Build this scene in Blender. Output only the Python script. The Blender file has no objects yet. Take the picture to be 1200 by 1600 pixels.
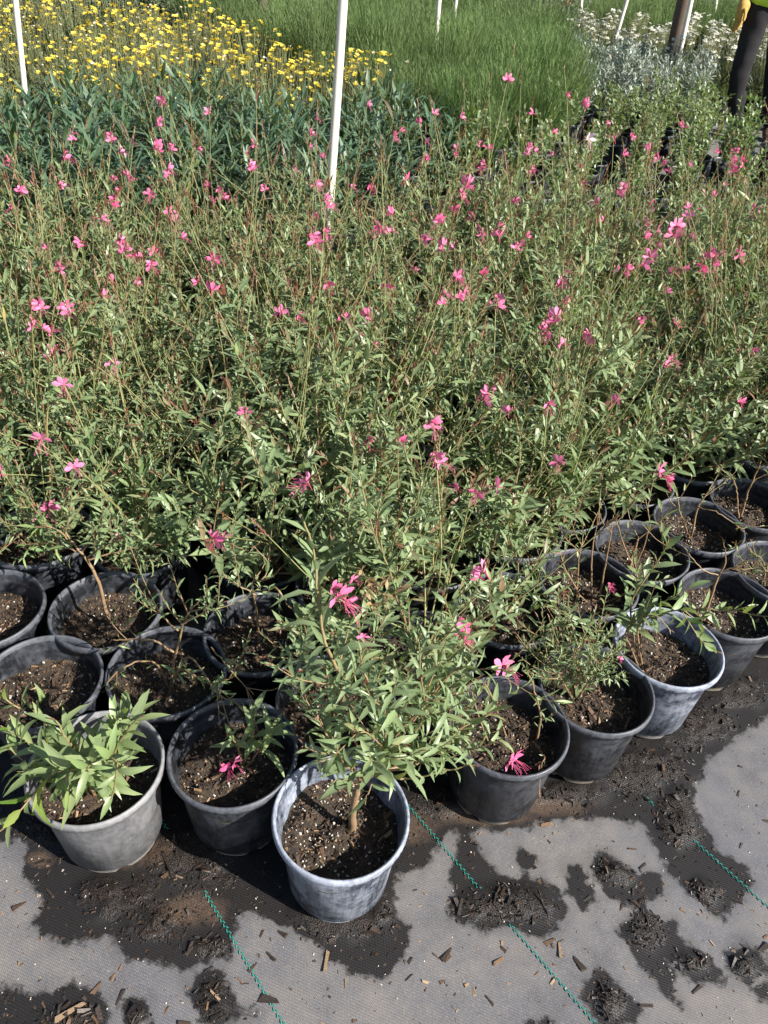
import bpy, math, random
import numpy as np
from mathutils import Vector, Matrix

# ------------------------------------------------------------------ camera, sky, sun, exposure
scene = bpy.context.scene
COL = scene.collection
FPX, PITCH, ROLL, CAMH = 1200.0, math.radians(38.5), math.radians(4.5), 1.36   # focal length for a 1200x1600 frame
fw = np.array([0, math.cos(PITCH), -math.sin(PITCH)])
_r0 = np.array([1., 0, 0]); _u0 = np.array([0, math.sin(PITCH), math.cos(PITCH)])
rt = math.cos(ROLL) * _r0 + math.sin(ROLL) * _u0
up = -math.sin(ROLL) * _r0 + math.cos(ROLL) * _u0
cam_d = bpy.data.cameras.new('camera'); cam = bpy.data.objects.new('camera', cam_d); COL.objects.link(cam)
cam.matrix_world = Matrix(((rt[0], up[0], -fw[0], 0), (rt[1], up[1], -fw[1], 0), (rt[2], up[2], -fw[2], CAMH), (0, 0, 0, 1)))
cam_d.sensor_fit = 'VERTICAL'; cam_d.sensor_height = 24; cam_d.lens = 24 * FPX / 1600
cam_d.clip_start = 0.02; cam_d.clip_end = 400
scene.camera = cam

SUN_EL, SUN_AZ = math.radians(36), math.radians(118)     # azimuth clockwise from +Y (the view direction)
world = bpy.data.worlds.new('World'); scene.world = world; world.use_nodes = True
wn = world.node_tree.nodes; wn.clear()
wo = wn.new('ShaderNodeOutputWorld'); wb = wn.new('ShaderNodeBackground'); ws = wn.new('ShaderNodeTexSky')
ws.sky_type = 'NISHITA'; ws.sun_disc = False; ws.sun_elevation = SUN_EL; ws.sun_rotation = SUN_AZ
wb.inputs['Strength'].default_value = 0.065
world.node_tree.links.new(ws.outputs[0], wb.inputs[0]); world.node_tree.links.new(wb.outputs[0], wo.inputs[0])
sd = bpy.data.lights.new('sun', 'SUN'); sun = bpy.data.objects.new('sun', sd); COL.objects.link(sun)
sd.energy = 5.0; sd.angle = math.radians(0.55); sd.color = (1.0, 0.95, 0.88)
_sv = Vector((math.sin(SUN_AZ) * math.cos(SUN_EL), math.cos(SUN_AZ) * math.cos(SUN_EL), math.sin(SUN_EL)))
sun.rotation_euler = _sv.to_track_quat('Z', 'Y').to_euler(); sun.location = (3, -3, 6)
vs = scene.view_settings; vs.view_transform = 'Standard'; vs.look = 'None'; vs.gamma = 1; vs.use_curve_mapping = False
vs.exposure = 1.16
cy = scene.cycles; cy.max_bounces = 4; cy.diffuse_bounces = 2; cy.use_adaptive_sampling = True; cy.adaptive_threshold = .03; cy.glossy_bounces = 2; cy.transmission_bounces = 3

# ------------------------------------------------------------------ helpers
def ray(x, y): return fw + rt * (x - 600) / FPX + up * (800 - y) / FPX
def at(x, y, z=0.0):                    # where the sight line of a photo point meets height z
    d = ray(x, y); t = (z - CAMH) / d[2]; return d * t + np.array([0, 0, CAMH])
def aty(x, y, Y):                       # the same at distance Y
    d = ray(x, y); t = Y / d[1]; return d * t + np.array([0, 0, CAMH])
def nrm(v): v = np.asarray(v, float); return v / (np.linalg.norm(v, axis=-1, keepdims=True) + 1e-9)

def tag(o, label=None, cat=None, group=None, kind=None):
    if label: o['label'] = label
    if cat: o['category'] = cat
    if group: o['group'] = group
    if kind: o['kind'] = kind
    return o
def empty(name, loc, rz=0.0, sc=1.0):
    o = bpy.data.objects.new(name, None); COL.objects.link(o); o.empty_display_size = .05
    o.location = loc; o.rotation_euler = (0, 0, rz); o.scale = (sc,) * 3; return o
def ob(name, me, parent=None, M=None, kind=None):
    o = bpy.data.objects.new(name, me); COL.objects.link(o)
    if parent is not None: o.parent = parent
    if M is not None: o.matrix_basis = M
    if kind: o['kind'] = kind
    return o

class Geo:
    def __init__(s): s.v = []; s.q = []; s.t = []; s.c = []; s.n = 0
    def add(s, v, q=None, t=None, c=None):
        v = np.asarray(v, float).reshape(-1, 3); k = len(v)
        if q is not None and len(q): s.q.append(np.asarray(q).reshape(-1, 4) + s.n)
        if t is not None and len(t): s.t.append(np.asarray(t).reshape(-1, 3) + s.n)
        if c is None: c = (0.5, 0, 1, 1)
        c = np.asarray(c, float)
        s.c.append(np.broadcast_to(c, (k, 4)) if c.ndim == 1 else c.reshape(-1, 4))
        s.v.append(v); s.n += k
    def mesh(s, name, mats, smooth=True):
        V = np.concatenate(s.v); C = np.concatenate(s.c)
        q = np.concatenate(s.q) if s.q else np.zeros((0, 4), int)
        t = np.concatenate(s.t) if s.t else np.zeros((0, 3), int)
        me = bpy.data.meshes.new(name)
        me.vertices.add(len(V)); me.vertices.foreach_set('co', V.astype(np.float32).ravel())
        loops = np.concatenate([q.ravel(), t.ravel()]).astype(np.int32)
        me.loops.add(len(loops)); me.loops.foreach_set('vertex_index', loops)
        ls = np.concatenate([np.arange(len(q)) * 4, len(q) * 4 + np.arange(len(t)) * 3]).astype(np.int32)
        me.polygons.add(len(ls)); me.polygons.foreach_set('loop_start', ls)
        me.polygons.foreach_set('loop_total', np.concatenate([np.full(len(q), 4), np.full(len(t), 3)]).astype(np.int32))
        me.polygons.foreach_set('use_smooth', np.full(len(ls), smooth))
        a = me.attributes.new('tint', 'FLOAT_COLOR', 'POINT'); a.data.foreach_set('color', C.astype(np.float32).ravel())
        me.update(calc_edges=True)
        for m in (mats if isinstance(mats, (list, tuple)) else [mats]): me.materials.append(m)
        return me

# leaf: five stations, three columns folded along the midrib
_TS = np.array([0, .22, .48, .76]); _WS = np.array([.16, .78, 1., .62])
def leaves(g, base, d, nup, L, W, rnd, red, droop, fold=.22, ws=_WS):
    base = np.asarray(base, float).reshape(-1, 3); N = len(base)
    if N == 0: return
    d = nrm(d); nup = np.asarray(nup, float); side = nrm(np.cross(d, nup)); nn = np.cross(side, d)
    L = np.broadcast_to(np.asarray(L, float), (N,)); W = np.broadcast_to(np.asarray(W, float), (N,))
    droop = np.broadcast_to(np.asarray(droop, float), (N,))
    V = np.zeros((N, 13, 3)); C = np.zeros((N, 13, 4))
    C[..., 0] = np.broadcast_to(np.asarray(rnd, float), (N,))[:, None]
    C[..., 1] = np.broadcast_to(np.asarray(red, float), (N,))[:, None]
    for k, (t, w) in enumerate(zip(_TS, ws)):
        # arc of the leaf: it bends towards -nn by an angle droop*t
        ang = droop * t
        p = base + d * (L * t * np.cos(ang * .6))[:, None] - nn * (L * t * np.sin(ang * .6))[:, None]
        hw = (W * .5 * w)[:, None]
        V[:, k * 3] = p - side * hw + nn * hw * fold; V[:, k * 3 + 1] = p; V[:, k * 3 + 2] = p + side * hw + nn * hw * fold
        C[:, k * 3, 2] = 1; C[:, k * 3 + 1, 2] = 0; C[:, k * 3 + 2, 2] = 1; C[:, k * 3:k * 3 + 3, 3] = t
    ang = droop
    V[:, 12] = base + d * (L * np.cos(ang * .6))[:, None] - nn * (L * np.sin(ang * .6))[:, None]
    C[:, 12, 2] = .5; C[:, 12, 3] = 1
    q = []
    for k in range(3):
        a = k * 3
        q += [[a + 1, a, a + 3, a + 4], [a + 2, a + 1, a + 4, a + 5]]
    t = [[10, 9, 12], [11, 10, 12]]
    off = (np.arange(N) * 13)[:, None, None]
    g.add(V, np.asarray(q)[None] + off, np.asarray(t)[None] + off, C.reshape(-1, 4))

def tube(g, P, r, sides=5, c=(.5, 0, 1, 1), cap=False):
    P = np.asarray(P, float); n = len(P); r = np.broadcast_to(np.asarray(r, float), (n,))
    T = np.gradient(P, axis=0); T = nrm(T)
    ref = np.array([.13, .21, .97]) if abs(T[0][2]) < .9 else np.array([1., .1, .1])
    A = nrm(np.cross(T, ref)); B = np.cross(T, A)
    an = np.arange(sides) * 2 * math.pi / sides
    V = P[:, None] + r[:, None, None] * (np.cos(an)[None, :, None] * A[:, None] + np.sin(an)[None, :, None] * B[:, None])
    i = np.arange(n - 1)[:, None] * sides; j = np.arange(sides)[None]; j2 = (j + 1) % sides
    q = np.stack([i + j, i + j2, i + sides + j2, i + sides + j], -1)
    cc = np.asarray(c, float)
    if cc.ndim == 2: cc = np.repeat(cc, sides, axis=0)
    t = []
    if cap:
        t = [[(n - 1) * sides, (n - 1) * sides + k, (n - 1) * sides + k + 1] for k in range(1, sides - 1)]
        t += [[0, k + 1, k] for k in range(1, sides - 1)]
    g.add(V.reshape(-1, 3), q.reshape(-1, 4), t, cc)

def curve(pts, n):                      # Catmull-Rom through the points
    P = np.asarray(pts, float)
    if len(P) == 2: P = np.stack([P[0], (P[0] + P[1]) / 2, P[1]])
    Q = np.vstack([2 * P[0] - P[1], P, 2 * P[-1] - P[-2]]); out = []
    u = np.linspace(0, len(P) - 1 - 1e-6, n)
    for x in u:
        i = int(x); f = x - i; a, b, c, d = Q[i:i + 4]
        out.append(.5 * (2 * b + (c - a) * f + (2 * a - 5 * b + 4 * c - d) * f * f + (3 * b - a - 3 * c + d) * f ** 3))
    return np.array(out)

# ------------------------------------------------------------------ materials
def mat(name):
    m = bpy.data.materials.new(name); m.use_nodes = True; nt = m.node_tree; nt.nodes.clear()
    o = nt.nodes.new('ShaderNodeOutputMaterial'); p = nt.nodes.new('ShaderNodeBsdfPrincipled')
    nt.links.new(p.outputs[0], o.inputs[0])
    return m, nt, p, o
class NT:
    def __init__(s, nt): s.nt = nt
    def __call__(s, t, **kw):
        n = s.nt.nodes.new('ShaderNode' + t)
        for k, v in kw.items():
            if k.startswith('i_'): n.inputs[k[2:].replace('_', ' ')].default_value = v
            else: setattr(n, k, v)
        return n
    def l(s, a, b): s.nt.links.new(a, b)
    def val(s, x, n, i):
        if isinstance(x, (int, float)): n.inputs[i].default_value = x
        elif isinstance(x, tuple): n.inputs[i].default_value = x
        else: s.l(x, n.inputs[i])
    def math(s, op, a, b=0.0, c=None, clamp=False):
        n = s('Math', operation=op, use_clamp=clamp); s.val(a, n, 0); s.val(b, n, 1)
        if c is not None: s.val(c, n, 2)
        return n.outputs[0]
    def mix(s, f, a, b, blend='MIX'):
        n = s('Mix', data_type='RGBA', blend_type=blend); s.val(f, n, 0); s.val(a, n, 6); s.val(b, n, 7); return n.outputs[2]
    def ramp(s, f, stops, interp='LINEAR'):
        n = s('ValToRGB'); cr = n.color_ramp; cr.interpolation = interp
        while len(cr.elements) < len(stops): cr.elements.new(.5)
        for e, (p, c) in zip(cr.elements, stops): e.position = p; e.color = c if len(c) == 4 else (*c, 1)
        s.val(f, n, 0); return n.outputs[0]
    def noise(s, scale, detail=4, rough=.55, vec=None, dist=0):
        n = s('TexNoise'); n.inputs['Scale'].default_value = scale; n.inputs['Detail'].default_value = detail
        n.inputs['Roughness'].default_value = rough; n.inputs['Distortion'].default_value = dist
        s.l(vec if vec is not None else s.obj(), n.inputs['Vector']); return n.outputs[0]
    def obj(s): return s('TexCoord').outputs['Object']
    def bump(s, h, strength, dist, p):
        b = s('Bump'); b.inputs['Strength'].default_value = strength; b.inputs['Distance'].default_value = dist
        s.l(h, b.inputs['Height']); s.l(b.outputs[0], p.inputs['Normal'])
def c3(r, g, b): return (r, g, b, 1)

def leaf_mat(name, stops, spec=.55, rib=(.30, .36, .20), red=(.24, .045, .05), back=(.22, .27, .16), rough=.42, transl=.28, ribw=.16):
    m, nt, p, o = mat(name); N = NT(nt)
    a = N('Attribute', attribute_name='tint'); sp = N('SeparateColor'); N.l(a.outputs['Color'], sp.inputs[0])
    oi = N('ObjectInfo')
    v = N.math('FRACT', N.math('ADD', sp.outputs[0], oi.outputs['Random']))
    hs = N('HueSaturation'); u2 = N.math('FRACT', N.math('MULTIPLY', oi.outputs['Random'], 17.31)); u3 = N.math('FRACT', N.math('MULTIPLY', oi.outputs['Random'], 53.7))
    N.l(N.math('ADD', .482, N.math('MULTIPLY', u2, .036)), hs.inputs['Hue']); N.l(N.math('ADD', .84, N.math('MULTIPLY', u3, .5)), hs.inputs['Value']); N.l(N.math('ADD', 1.02, N.math('MULTIPLY', u2, .25)), hs.inputs['Saturation'])
    N.l(N.ramp(v, stops), hs.inputs['Color']); col = hs.outputs[0]
    mott = N.noise(240, 2)
    col = N.mix(N.math('MULTIPLY', N.math('SUBTRACT', mott, .45, clamp=True), .8), col, c3(*[min(1, x * 1.5 + .03) for x in stops[len(stops) // 2][1][:3]]))
    col = N.mix(sp.outputs[1], col, c3(*red))
    ribf = N.math('MULTIPLY', N.math('SUBTRACT', 1.0, N.math('DIVIDE', sp.outputs[2], ribw), clamp=True), N.math('SUBTRACT', .75, sp.outputs[1], clamp=True))
    col = N.mix(ribf, col, c3(*rib))
    g = N('NewGeometry')
    col2 = N.mix(N.math('MULTIPLY', g.outputs['Backfacing'], N.math('SUBTRACT', .6, N.math('MULTIPLY', sp.outputs[1], .5))), col, c3(*back))
    N.l(col2, p.inputs['Base Color']); p.inputs['Roughness'].default_value = rough
    p.inputs['Specular IOR Level'].default_value = spec
    tr = N('BsdfTranslucent'); N.l(N.mix(.45, col2, c3(.30, .38, .06)), tr.inputs[0])
    mx = N('MixShader'); mx.inputs[0].default_value = transl
    N.l(p.outputs[0], mx.inputs[1]); N.l(tr.outputs[0], mx.inputs[2]); N.l(mx.outputs[0], o.inputs[0])
    return m
def stem_mat(name, a=(.25, .28, .10), b=(.27, .17, .085), c=(.29, .19, .11)):
    m, nt, p, o = mat(name); N = NT(nt)
    at_ = N('Attribute', attribute_name='tint'); sp = N('SeparateColor'); N.l(at_.outputs['Color'], sp.inputs[0])
    col = N.ramp(sp.outputs[1], [(0, a), (.5, b), (1, c)])
    n = N.noise(130, 3); col = N.mix(N.math('MULTIPLY', n, .55), col, c3(.07, .05, .025))
    N.l(col, p.inputs['Base Color']); p.inputs['Roughness'].default_value = .6
    N.bump(N.noise(300, 2), .3, .002, p)
    return m

M_GLEAF = leaf_mat('gaura_leaf', [(0, (.060, .105, .045)), (.3, (.098, .155, .068)), (.6, (.140, .200, .092)), (.88, (.205, .265, .115)), (.965, (.29, .33, .15)), (1, (.36, .27, .13))], rib=(.34, .40, .22), back=(.24, .31, .16), transl=.32, spec=.42)
M_BIGLEAF = leaf_mat('young_leaf', [(0, (.11, .18, .045)), (.5, (.17, .25, .06)), (1, (.25, .32, .09))], transl=.33)
M_BLUE = leaf_mat('blue_green_leaf', [(0, (.032, .066, .038)), (.5, (.052, .098, .052)), (.9, (.085, .135, .065)), (1, (.25, .23, .12))], rib=(.11, .17, .09), back=(.09, .15, .09), transl=.2)
M_LIGHT = leaf_mat('light_green_leaf', [(0, (.075, .125, .035)), (.5, (.12, .19, .05)), (1, (.19, .26, .075))])
M_SILVER = leaf_mat('silver_leaf', [(0, (.16, .21, .18)), (.5, (.24, .29, .25)), (1, (.33, .37, .32))], rib=(.35, .38, .33), back=(.3, .34, .29), transl=.15)
M_FEATH = leaf_mat('feathery_leaf', [(0, (.07, .115, .048)), (.5, (.105, .16, .064)), (.85, (.145, .20, .08)), (1, (.20, .22, .10))], rib=(.1, .15, .06), back=(.1, .15, .06), transl=.15, spec=.15, rough=.75)
M_DARK = leaf_mat('dark_shrub_leaf', [(0, (.028, .055, .03)), (.5, (.045, .08, .04)), (1, (.075, .11, .05))], transl=.15)
M_GREY = leaf_mat('grey_grass_leaf', [(0, (.10, .14, .06)), (.5, (.16, .19, .09)), (1, (.27, .26, .14))], transl=.2)
M_DRY = leaf_mat('dry_leaf', [(0, (.20, .13, .06)), (1, (.38, .27, .13))], rib=(.3, .2, .1), back=(.3, .22, .12))
M_STEM = stem_mat('gaura_stem')
M_GSTEM = stem_mat('green_stem', a=(.16, .20, .075), b=(.18, .16, .07), c=(.2, .15, .08))

def petal_mat(name, a, b, base):
    m, nt, p, o = mat(name); N = NT(nt)
    at_ = N('Attribute', attribute_name='tint'); sp = N('SeparateColor'); N.l(at_.outputs['Color'], sp.inputs[0])
    oi = N('ObjectInfo')
    col = N.mix(oi.outputs['Random'], c3(*a), c3(*b)); col = N.mix(sp.outputs[1], col, c3(*base))
    N.l(col, p.inputs['Base Color']); p.inputs['Roughness'].default_value = .55
    tr = N('BsdfTranslucent'); N.l(col, tr.inputs[0]); mx = N('MixShader'); mx.inputs[0].default_value = .35
    N.l(p.outputs[0], mx.inputs[1]); N.l(tr.outputs[0], mx.inputs[2]); N.l(mx.outputs[0], o.inputs[0])
    return m
M_PINK = petal_mat('pink_petal', (.80, .13, .30), (.84, .26, .46), (.50, .04, .12))
M_WHITEP = petal_mat('white_pink_petal', (.85, .72, .76), (.85, .70, .75), (.75, .15, .3))
M_YELLOW = petal_mat('yellow_petal', (.84, .66, .05), (.86, .74, .14), (.66, .42, .03))
M_PALE = petal_mat('faded_petal', (.62, .52, .30), (.72, .66, .52), (.4, .28, .1))
M_WHITE = petal_mat('white_petal', (.8, .8, .76), (.75, .75, .7), (.6, .55, .2))
M_ORANGE = petal_mat('orange_petal', (.72, .24, .06), (.75, .32, .10), (.5, .15, .03))
M_TAN = petal_mat('withered_petal', (.42, .30, .15), (.36, .24, .12), (.28, .18, .09))

def pot_mat(name, body, dust, thr, gain):
    m, nt, p, o = mat(name); N = NT(nt)
    oi = N('ObjectInfo')
    vec = N('VectorMath', operation='ADD'); N.l(N.obj(), vec.inputs[0])
    cmb = N('CombineXYZ'); N.l(N.math('MULTIPLY', oi.outputs['Random'], 7.3), cmb.inputs[0]); N.l(cmb.outputs[0], vec.inputs[1])
    v = vec.outputs[0]
    n1 = N.noise(14, 5, .6, v, .6); n2 = N.noise(90, 4, .65, v)
    st = N('Mapping'); st.inputs['Scale'].default_value = (60, 60, 5); N.l(v, st.inputs['Vector']); n3 = N.noise(2.2, 3, .6, st.outputs[0])
    f = N.math('ADD', N.math('MULTIPLY', n1, .9), N.math('ADD', N.math('MULTIPLY', n2, .45), N.math('MULTIPLY', n3, .35)))
    f = N.math('MULTIPLY', N.math('SUBTRACT', f, thr), gain, clamp=True)
    col = N.mix(f, c3(*body), c3(*dust))
    sp = N('SeparateXYZ'); N.l(N.obj(), sp.inputs[0])
    # scuffed lip and splashed base, both with ragged outlines
    rim = N.math('GREATER_THAN', N.math('ADD', sp.outputs[2], N.math('MULTIPLY', n2, .006)), .2035)
    col = N.mix(N.math('MULTIPLY', rim, N.math('MULTIPLY', n2, .9)), col, c3(*[min(.6, x * 1.25 + .02) for x in dust]))
    low = N.math('SUBTRACT', 1.0, N.math('DIVIDE', N.math('ADD', sp.outputs[2], N.math('MULTIPLY', N.math('SUBTRACT', n1, .5), .07)), .018), clamp=True)
    col = N.mix(N.math('MULTIPLY', low, .85), col, c3(.33, .29, .23))
    N.l(col, p.inputs['Base Color'])
    N.l(N.math('ADD', .36, N.math('MULTIPLY', f, .4)), p.inputs['Roughness']); p.inputs['Specular IOR Level'].default_value = .4
    N.bump(n2, .12, .002, p)
    return m
M_POT = pot_mat('black_plastic', (.010, .011, .014), (.080, .086, .102), .74, 2.2)
M_POTD = pot_mat('dusty_plastic', (.030, .038, .056), (.29, .32, .385), .72, 2.9)
M_POTG = pot_mat('grey_plastic', (.075, .077, .083), (.20, .20, .205), .66, 1.9)

def soil_mat():
    m, nt, p, o = mat('potting_soil'); N = NT(nt)
    n1 = N.noise(60, 6, .7); n2 = N.noise(260, 3, .7)
    col = N.ramp(N.math('ADD', N.math('MULTIPLY', n1, .6), N.math('MULTIPLY', n2, .4)), [(.3, (.010, .007, .005)), (.48, (.032, .022, .014)), (.6, (.085, .057, .034)), (.72, (.19, .13, .08))])
    N.l(col, p.inputs['Base Color']); p.inputs['Roughness'].default_value = .85
    N.bump(N.math('ADD', n1, n2), .9, .006, p); return m
M_SOIL = soil_mat()
def chip_mat(name, stops, rough=.75):
    m, nt, p, o = mat(name); N = NT(nt)
    a = N('Attribute', attribute_name='tint'); sp = N('SeparateColor'); N.l(a.outputs['Color'], sp.inputs[0]); oi = N('ObjectInfo')
    v = sp.outputs[0]
    col = N.ramp(v, stops); n = N.noise(200, 3)
    col = N.mix(N.math('MULTIPLY', n, .6), col, c3(.02, .013, .008))
    N.l(col, p.inputs['Base Color']); p.inputs['Roughness'].default_value = rough; N.bump(n, .5, .002, p); return m
M_CHIP = chip_mat('bark', [(0, (.018, .011, .007)), (.4, (.050, .028, .016)), (.7, (.13, .072, .040)), (.9, (.28, .17, .09)), (1, (.42, .30, .18))])
M_PERL = chip_mat('perlite', [(0, (.55, .50, .42)), (1, (.75, .72, .66))])
M_WETC = chip_mat('wet_bark', [(0, (.009, .007, .006)), (.65, (.018, .012, .008)), (.9, (.045, .026, .016)), (1, (.15, .09, .05))], .55)

def simple(name, col, rough=.6, var=.3, scale=30, spec=.4):
    m, nt, p, o = mat(name); N = NT(nt)
    n = N.noise(scale, 5, .6); N.l(N.mix(N.math('MULTIPLY', n, var), c3(*col), c3(*[x * .35 for x in col])), p.inputs['Base Color'])
    p.inputs['Roughness'].default_value = rough; p.inputs['Specular IOR Level'].default_value = spec
    N.bump(n, .25, .004, p); return m
M_PVC = simple('cream_pvc', (.74, .70, .60), .45, .22, 9)
M_WOOD = simple('weathered_post', (.12, .085, .062), .85, .6, 18)
M_THREAD = simple('green_thread', (.02, .30, .24), .55, .3, 300)

def ground_mat():
    m, nt, p, o = mat('woven_ground_fabric'); N = NT(nt)
    pos = N.obj(); sx = N('SeparateXYZ'); N.l(pos, sx.inputs[0]); X, Y = sx.outputs[0], sx.outputs[1]
    def stripes(ax, ay, pitch, wob):
        t = N.math('ADD', N.math('MULTIPLY', X, ax * 2 * math.pi / pitch), N.math('MULTIPLY', Y, ay * 2 * math.pi / pitch))
        return N.math('SINE', N.math('ADD', t, wob))
    wob = N.math('MULTIPLY', N.noise(9, 2), 5.0)
    w1 = stripes(.30, .954, .0042, wob); w2 = stripes(.75, .66, .0026, wob)
    wv = N.math('ADD', N.math('MULTIPLY', w1, .6), N.math('MULTIPLY', w2, .4))
    n1 = N.noise(3.2, 5, .6); n2 = N.noise(24, 5, .65); n3 = N.noise(420, 2, .6)
    a = N('Attribute', attribute_name='tint'); sp = N('SeparateColor'); N.l(a.outputs['Color'], sp.inputs[0])
    dry = N.ramp(N.math('ADD', N.math('MULTIPLY', n1, .55), N.math('MULTIPLY', n2, .45)), [(.32, (.080, .080, .088)), (.46, (.125, .123, .129)), (.58, (.165, .155, .148)), (.72, (.225, .195, .162))])
    dry = N.mix(N.math('MULTIPLY', N.math('ADD', wv, 1.0), .2), dry, c3(.045, .044, .050))
    dry = N.mix(N.math('MULTIPLY', N.math('SUBTRACT', n3, .5, clamp=True), 1.6), dry, c3(.32, .29, .25))
    # soaked patches: crisp, ragged outline
    e = N.math('ADD', sp.outputs[0], N.math('MULTIPLY', N.math('SUBTRACT', N.noise(38, 5, .65), .5), .95))
    wet = N.math('MULTIPLY', N.math('SUBTRACT', e, .42), 7.0, clamp=True)
    wetc = N.mix(N.math('MULTIPLY', N.math('ADD', wv, 1.0), .3), c3(.018, .016, .015), c3(.007, .007, .008))
    soil = N.ramp(N.math('ADD', N.math('MULTIPLY', N.noise(110, 6, .7), .6), N.math('MULTIPLY', n3, .4)), [(.38, (.006, .005, .004)), (.55, (.016, .011, .008)), (.68, (.045, .029, .018)), (.82, (.13, .085, .05))])
    h = N.math('MULTIPLY', N.math('SUBTRACT', N.math('ADD', sp.outputs[1], N.math('MULTIPLY', N.math('SUBTRACT', n2, .5), 2.6)), .42), 2.2, clamp=True)
    wetc = N.mix(h, wetc, soil)
    dust = N.math('MULTIPLY', N.math('SUBTRACT', N.math('ADD', sp.outputs[2], N.math('MULTIPLY', N.math('SUBTRACT', N.noise(30, 5, .7), .5), 1.1)), .45), 2.2, clamp=True)
    halo = N.math('MULTIPLY', N.math('SUBTRACT', N.math('ADD', sp.outputs[0], N.math('MULTIPLY', N.math('SUBTRACT', N.noise(17, 4, .6), .5), 1.1)), .16), 1.6, clamp=True)
    dry = N.mix(N.math('MULTIPLY', halo, .55), dry, c3(.05, .047, .046))
    big = N.noise(1.7, 4, .6, None, .5); dry = N.mix(N.math('MULTIPLY', N.math('SUBTRACT', big, .5, clamp=True), 2.2, clamp=True), dry, c3(.25, .215, .18))
    dry = N.mix(N.math('MULTIPLY', N.math('SUBTRACT', .47, big, clamp=True), 2.4, clamp=True), dry, c3(.10, .105, .125))
    col = N.mix(wet, dry, wetc)
    col = N.mix(N.math('MULTIPLY', dust, .45), col, N.ramp(n3, [(.3, (.07, .045, .03)), (.6, (.15, .10, .068)), (.75, (.3, .23, .16))]))
    N.l(col, p.inputs['Base Color'])
    N.l(N.math('SUBTRACT', .8, N.math('MULTIPLY', wet, .28)), p.inputs['Roughness']); p.inputs['Specular IOR Level'].default_value = .35
    hh = N.math('ADD', N.math('MULTIPLY', wv, .25), N.math('MULTIPLY', N.math('MULTIPLY', h, wet), N.math('MULTIPLY', n3, 3.0)))
    N.bump(hh, .5, .003, p)
    return m
M_GROUND = ground_mat()

# ------------------------------------------------------------------ ground with soaked patches and soil heaps
WET = [
 [(-160,1270),(-20,1300),(40,1318),(36,1362),(66,1395),(50,1440),(90,1475),(170,1460),(200,1495),(250,1500),(280,1520),(320,1500),(360,1495),(372,1430),(400,1420),(430,1440),(490,1470),(512,1500),(550,1520),(600,1525),(640,1470),(640,1445),(615,1420),(622,1365),(665,1350),(700,1300),(722,1296),(800,1296),(875,1280),(940,1274),(1000,1285),(1025,1315),(1050,1365),(1070,1385),(1100,1415),(1130,1435),(1165,1400),(1180,1375),(1165,1350),(1125,1330),(1100,1280),(1082,1250),(1090,1225),(1110,1180),(1200,1118),(1330,1040),(1330,860),(900,900),(500,1000),(-200,1000)],
 [(705,1375),(722,1290),(738,1300),(768,1356),(800,1370),(850,1370),(880,1400),(890,1430),(855,1465),(820,1455),(790,1440),(750,1455),(700,1430)],
 [(805,1335),(815,1325),(845,1345),(835,1358),(812,1352)], [(880,1355),(905,1350),(920,1380),(935,1410),(915,1420),(890,1395)],
 [(915,1345),(940,1328),(1000,1360),(1040,1362),(1038,1395),(1008,1398),(1015,1430),(1055,1435),(1070,1470),(1110,1490),(1135,1530),(1080,1530),(1055,1500),(1055,1560),(1065,1572),(1010,1520),(985,1480),(965,1450),(1000,1420),(955,1400),(930,1370)],
 [(1135,1485),(1160,1465),(1195,1490),(1202,1510),(1175,1540),(1140,1520)], [(920,1525),(940,1510),(975,1545),(1000,1575),(985,1600),(960,1615),(930,1600),(915,1560)],
 [(-40,1535),(60,1550),(110,1535),(150,1550),(170,1580),(160,1640),(-40,1640)], [(185,1560),(210,1550),(235,1575),(235,1600),(200,1602)],
 [(300,1520),(340,1505),(360,1540),(365,1565),(402,1580),(400,1592),(320,1597),(295,1550)], [(832,1590),(870,1590),(870,1625),(830,1625)], [(1180,1540),(1215,1520),(1215,1560),(1190,1560)]]
HEAP = [(110,1595,60,30),(210,1585,25,22),(335,1560,35,45),(790,1415,85,38),(1010,1440,40,45),(1075,1500,35,22),(955,1560,30,40),(1090,1400,40,30),(1000,1200,90,50),(1090,1130,70,45),(1150,1080,60,30),(890,1235,90,22),(1165,1505,22,20),(960,1360,40,22),(1060,1270,40,60),(300,1340,90,60),(180,1400,70,40),(60,1300,60,30),(240,1440,60,35),(700,1250,60,35),(600,1420,25,50),(520,1440,80,30),(330,1480,50,20)]
DUST = [(640,1290,60,40),(760,1275,110,22),(850,1260,110,20),(60,1340,30,20),(300,1420,80,40),(210,1330,100,35)]
def poly_dist(px, py, poly):            # signed distance, positive inside
    P = np.array([at(x, y)[:2] for x, y in poly]); inside = np.zeros(px.shape, bool); best = np.full(px.shape, 1e9)
    for a, b in zip(P, np.roll(P, -1, 0)):
        cond = ((a[1] > py) != (b[1] > py)); xi = (b[0] - a[0]) * (py - a[1]) / (b[1] - a[1] + 1e-12) + a[0]
        inside ^= cond & (px < xi)
        ab = b - a; t = np.clip(((px - a[0]) * ab[0] + (py - a[1]) * ab[1]) / (ab @ ab + 1e-12), 0, 1)
        best = np.minimum(best, np.hypot(px - a[0] - t * ab[0], py - a[1] - t * ab[1]))
    return np.where(inside, best, -best)
def blob(px, py, lst):
    out = np.zeros(px.shape)
    for x, y, rx, ry in lst:
        c = at(x, y); wx = at(x + rx, y) - c; wy = at(x, y + ry) - c
        A = np.array([[wx[0], wy[0]], [wx[1], wy[1]]]); Ai = np.linalg.inv(A)
        u = Ai[0, 0] * (px - c[0]) + Ai[0, 1] * (py - c[1]); v = Ai[1, 0] * (px - c[0]) + Ai[1, 1] * (py - c[1])
        out = np.maximum(out, np.clip(1.25 - np.hypot(u, v), 0, 1))
    return out
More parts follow.
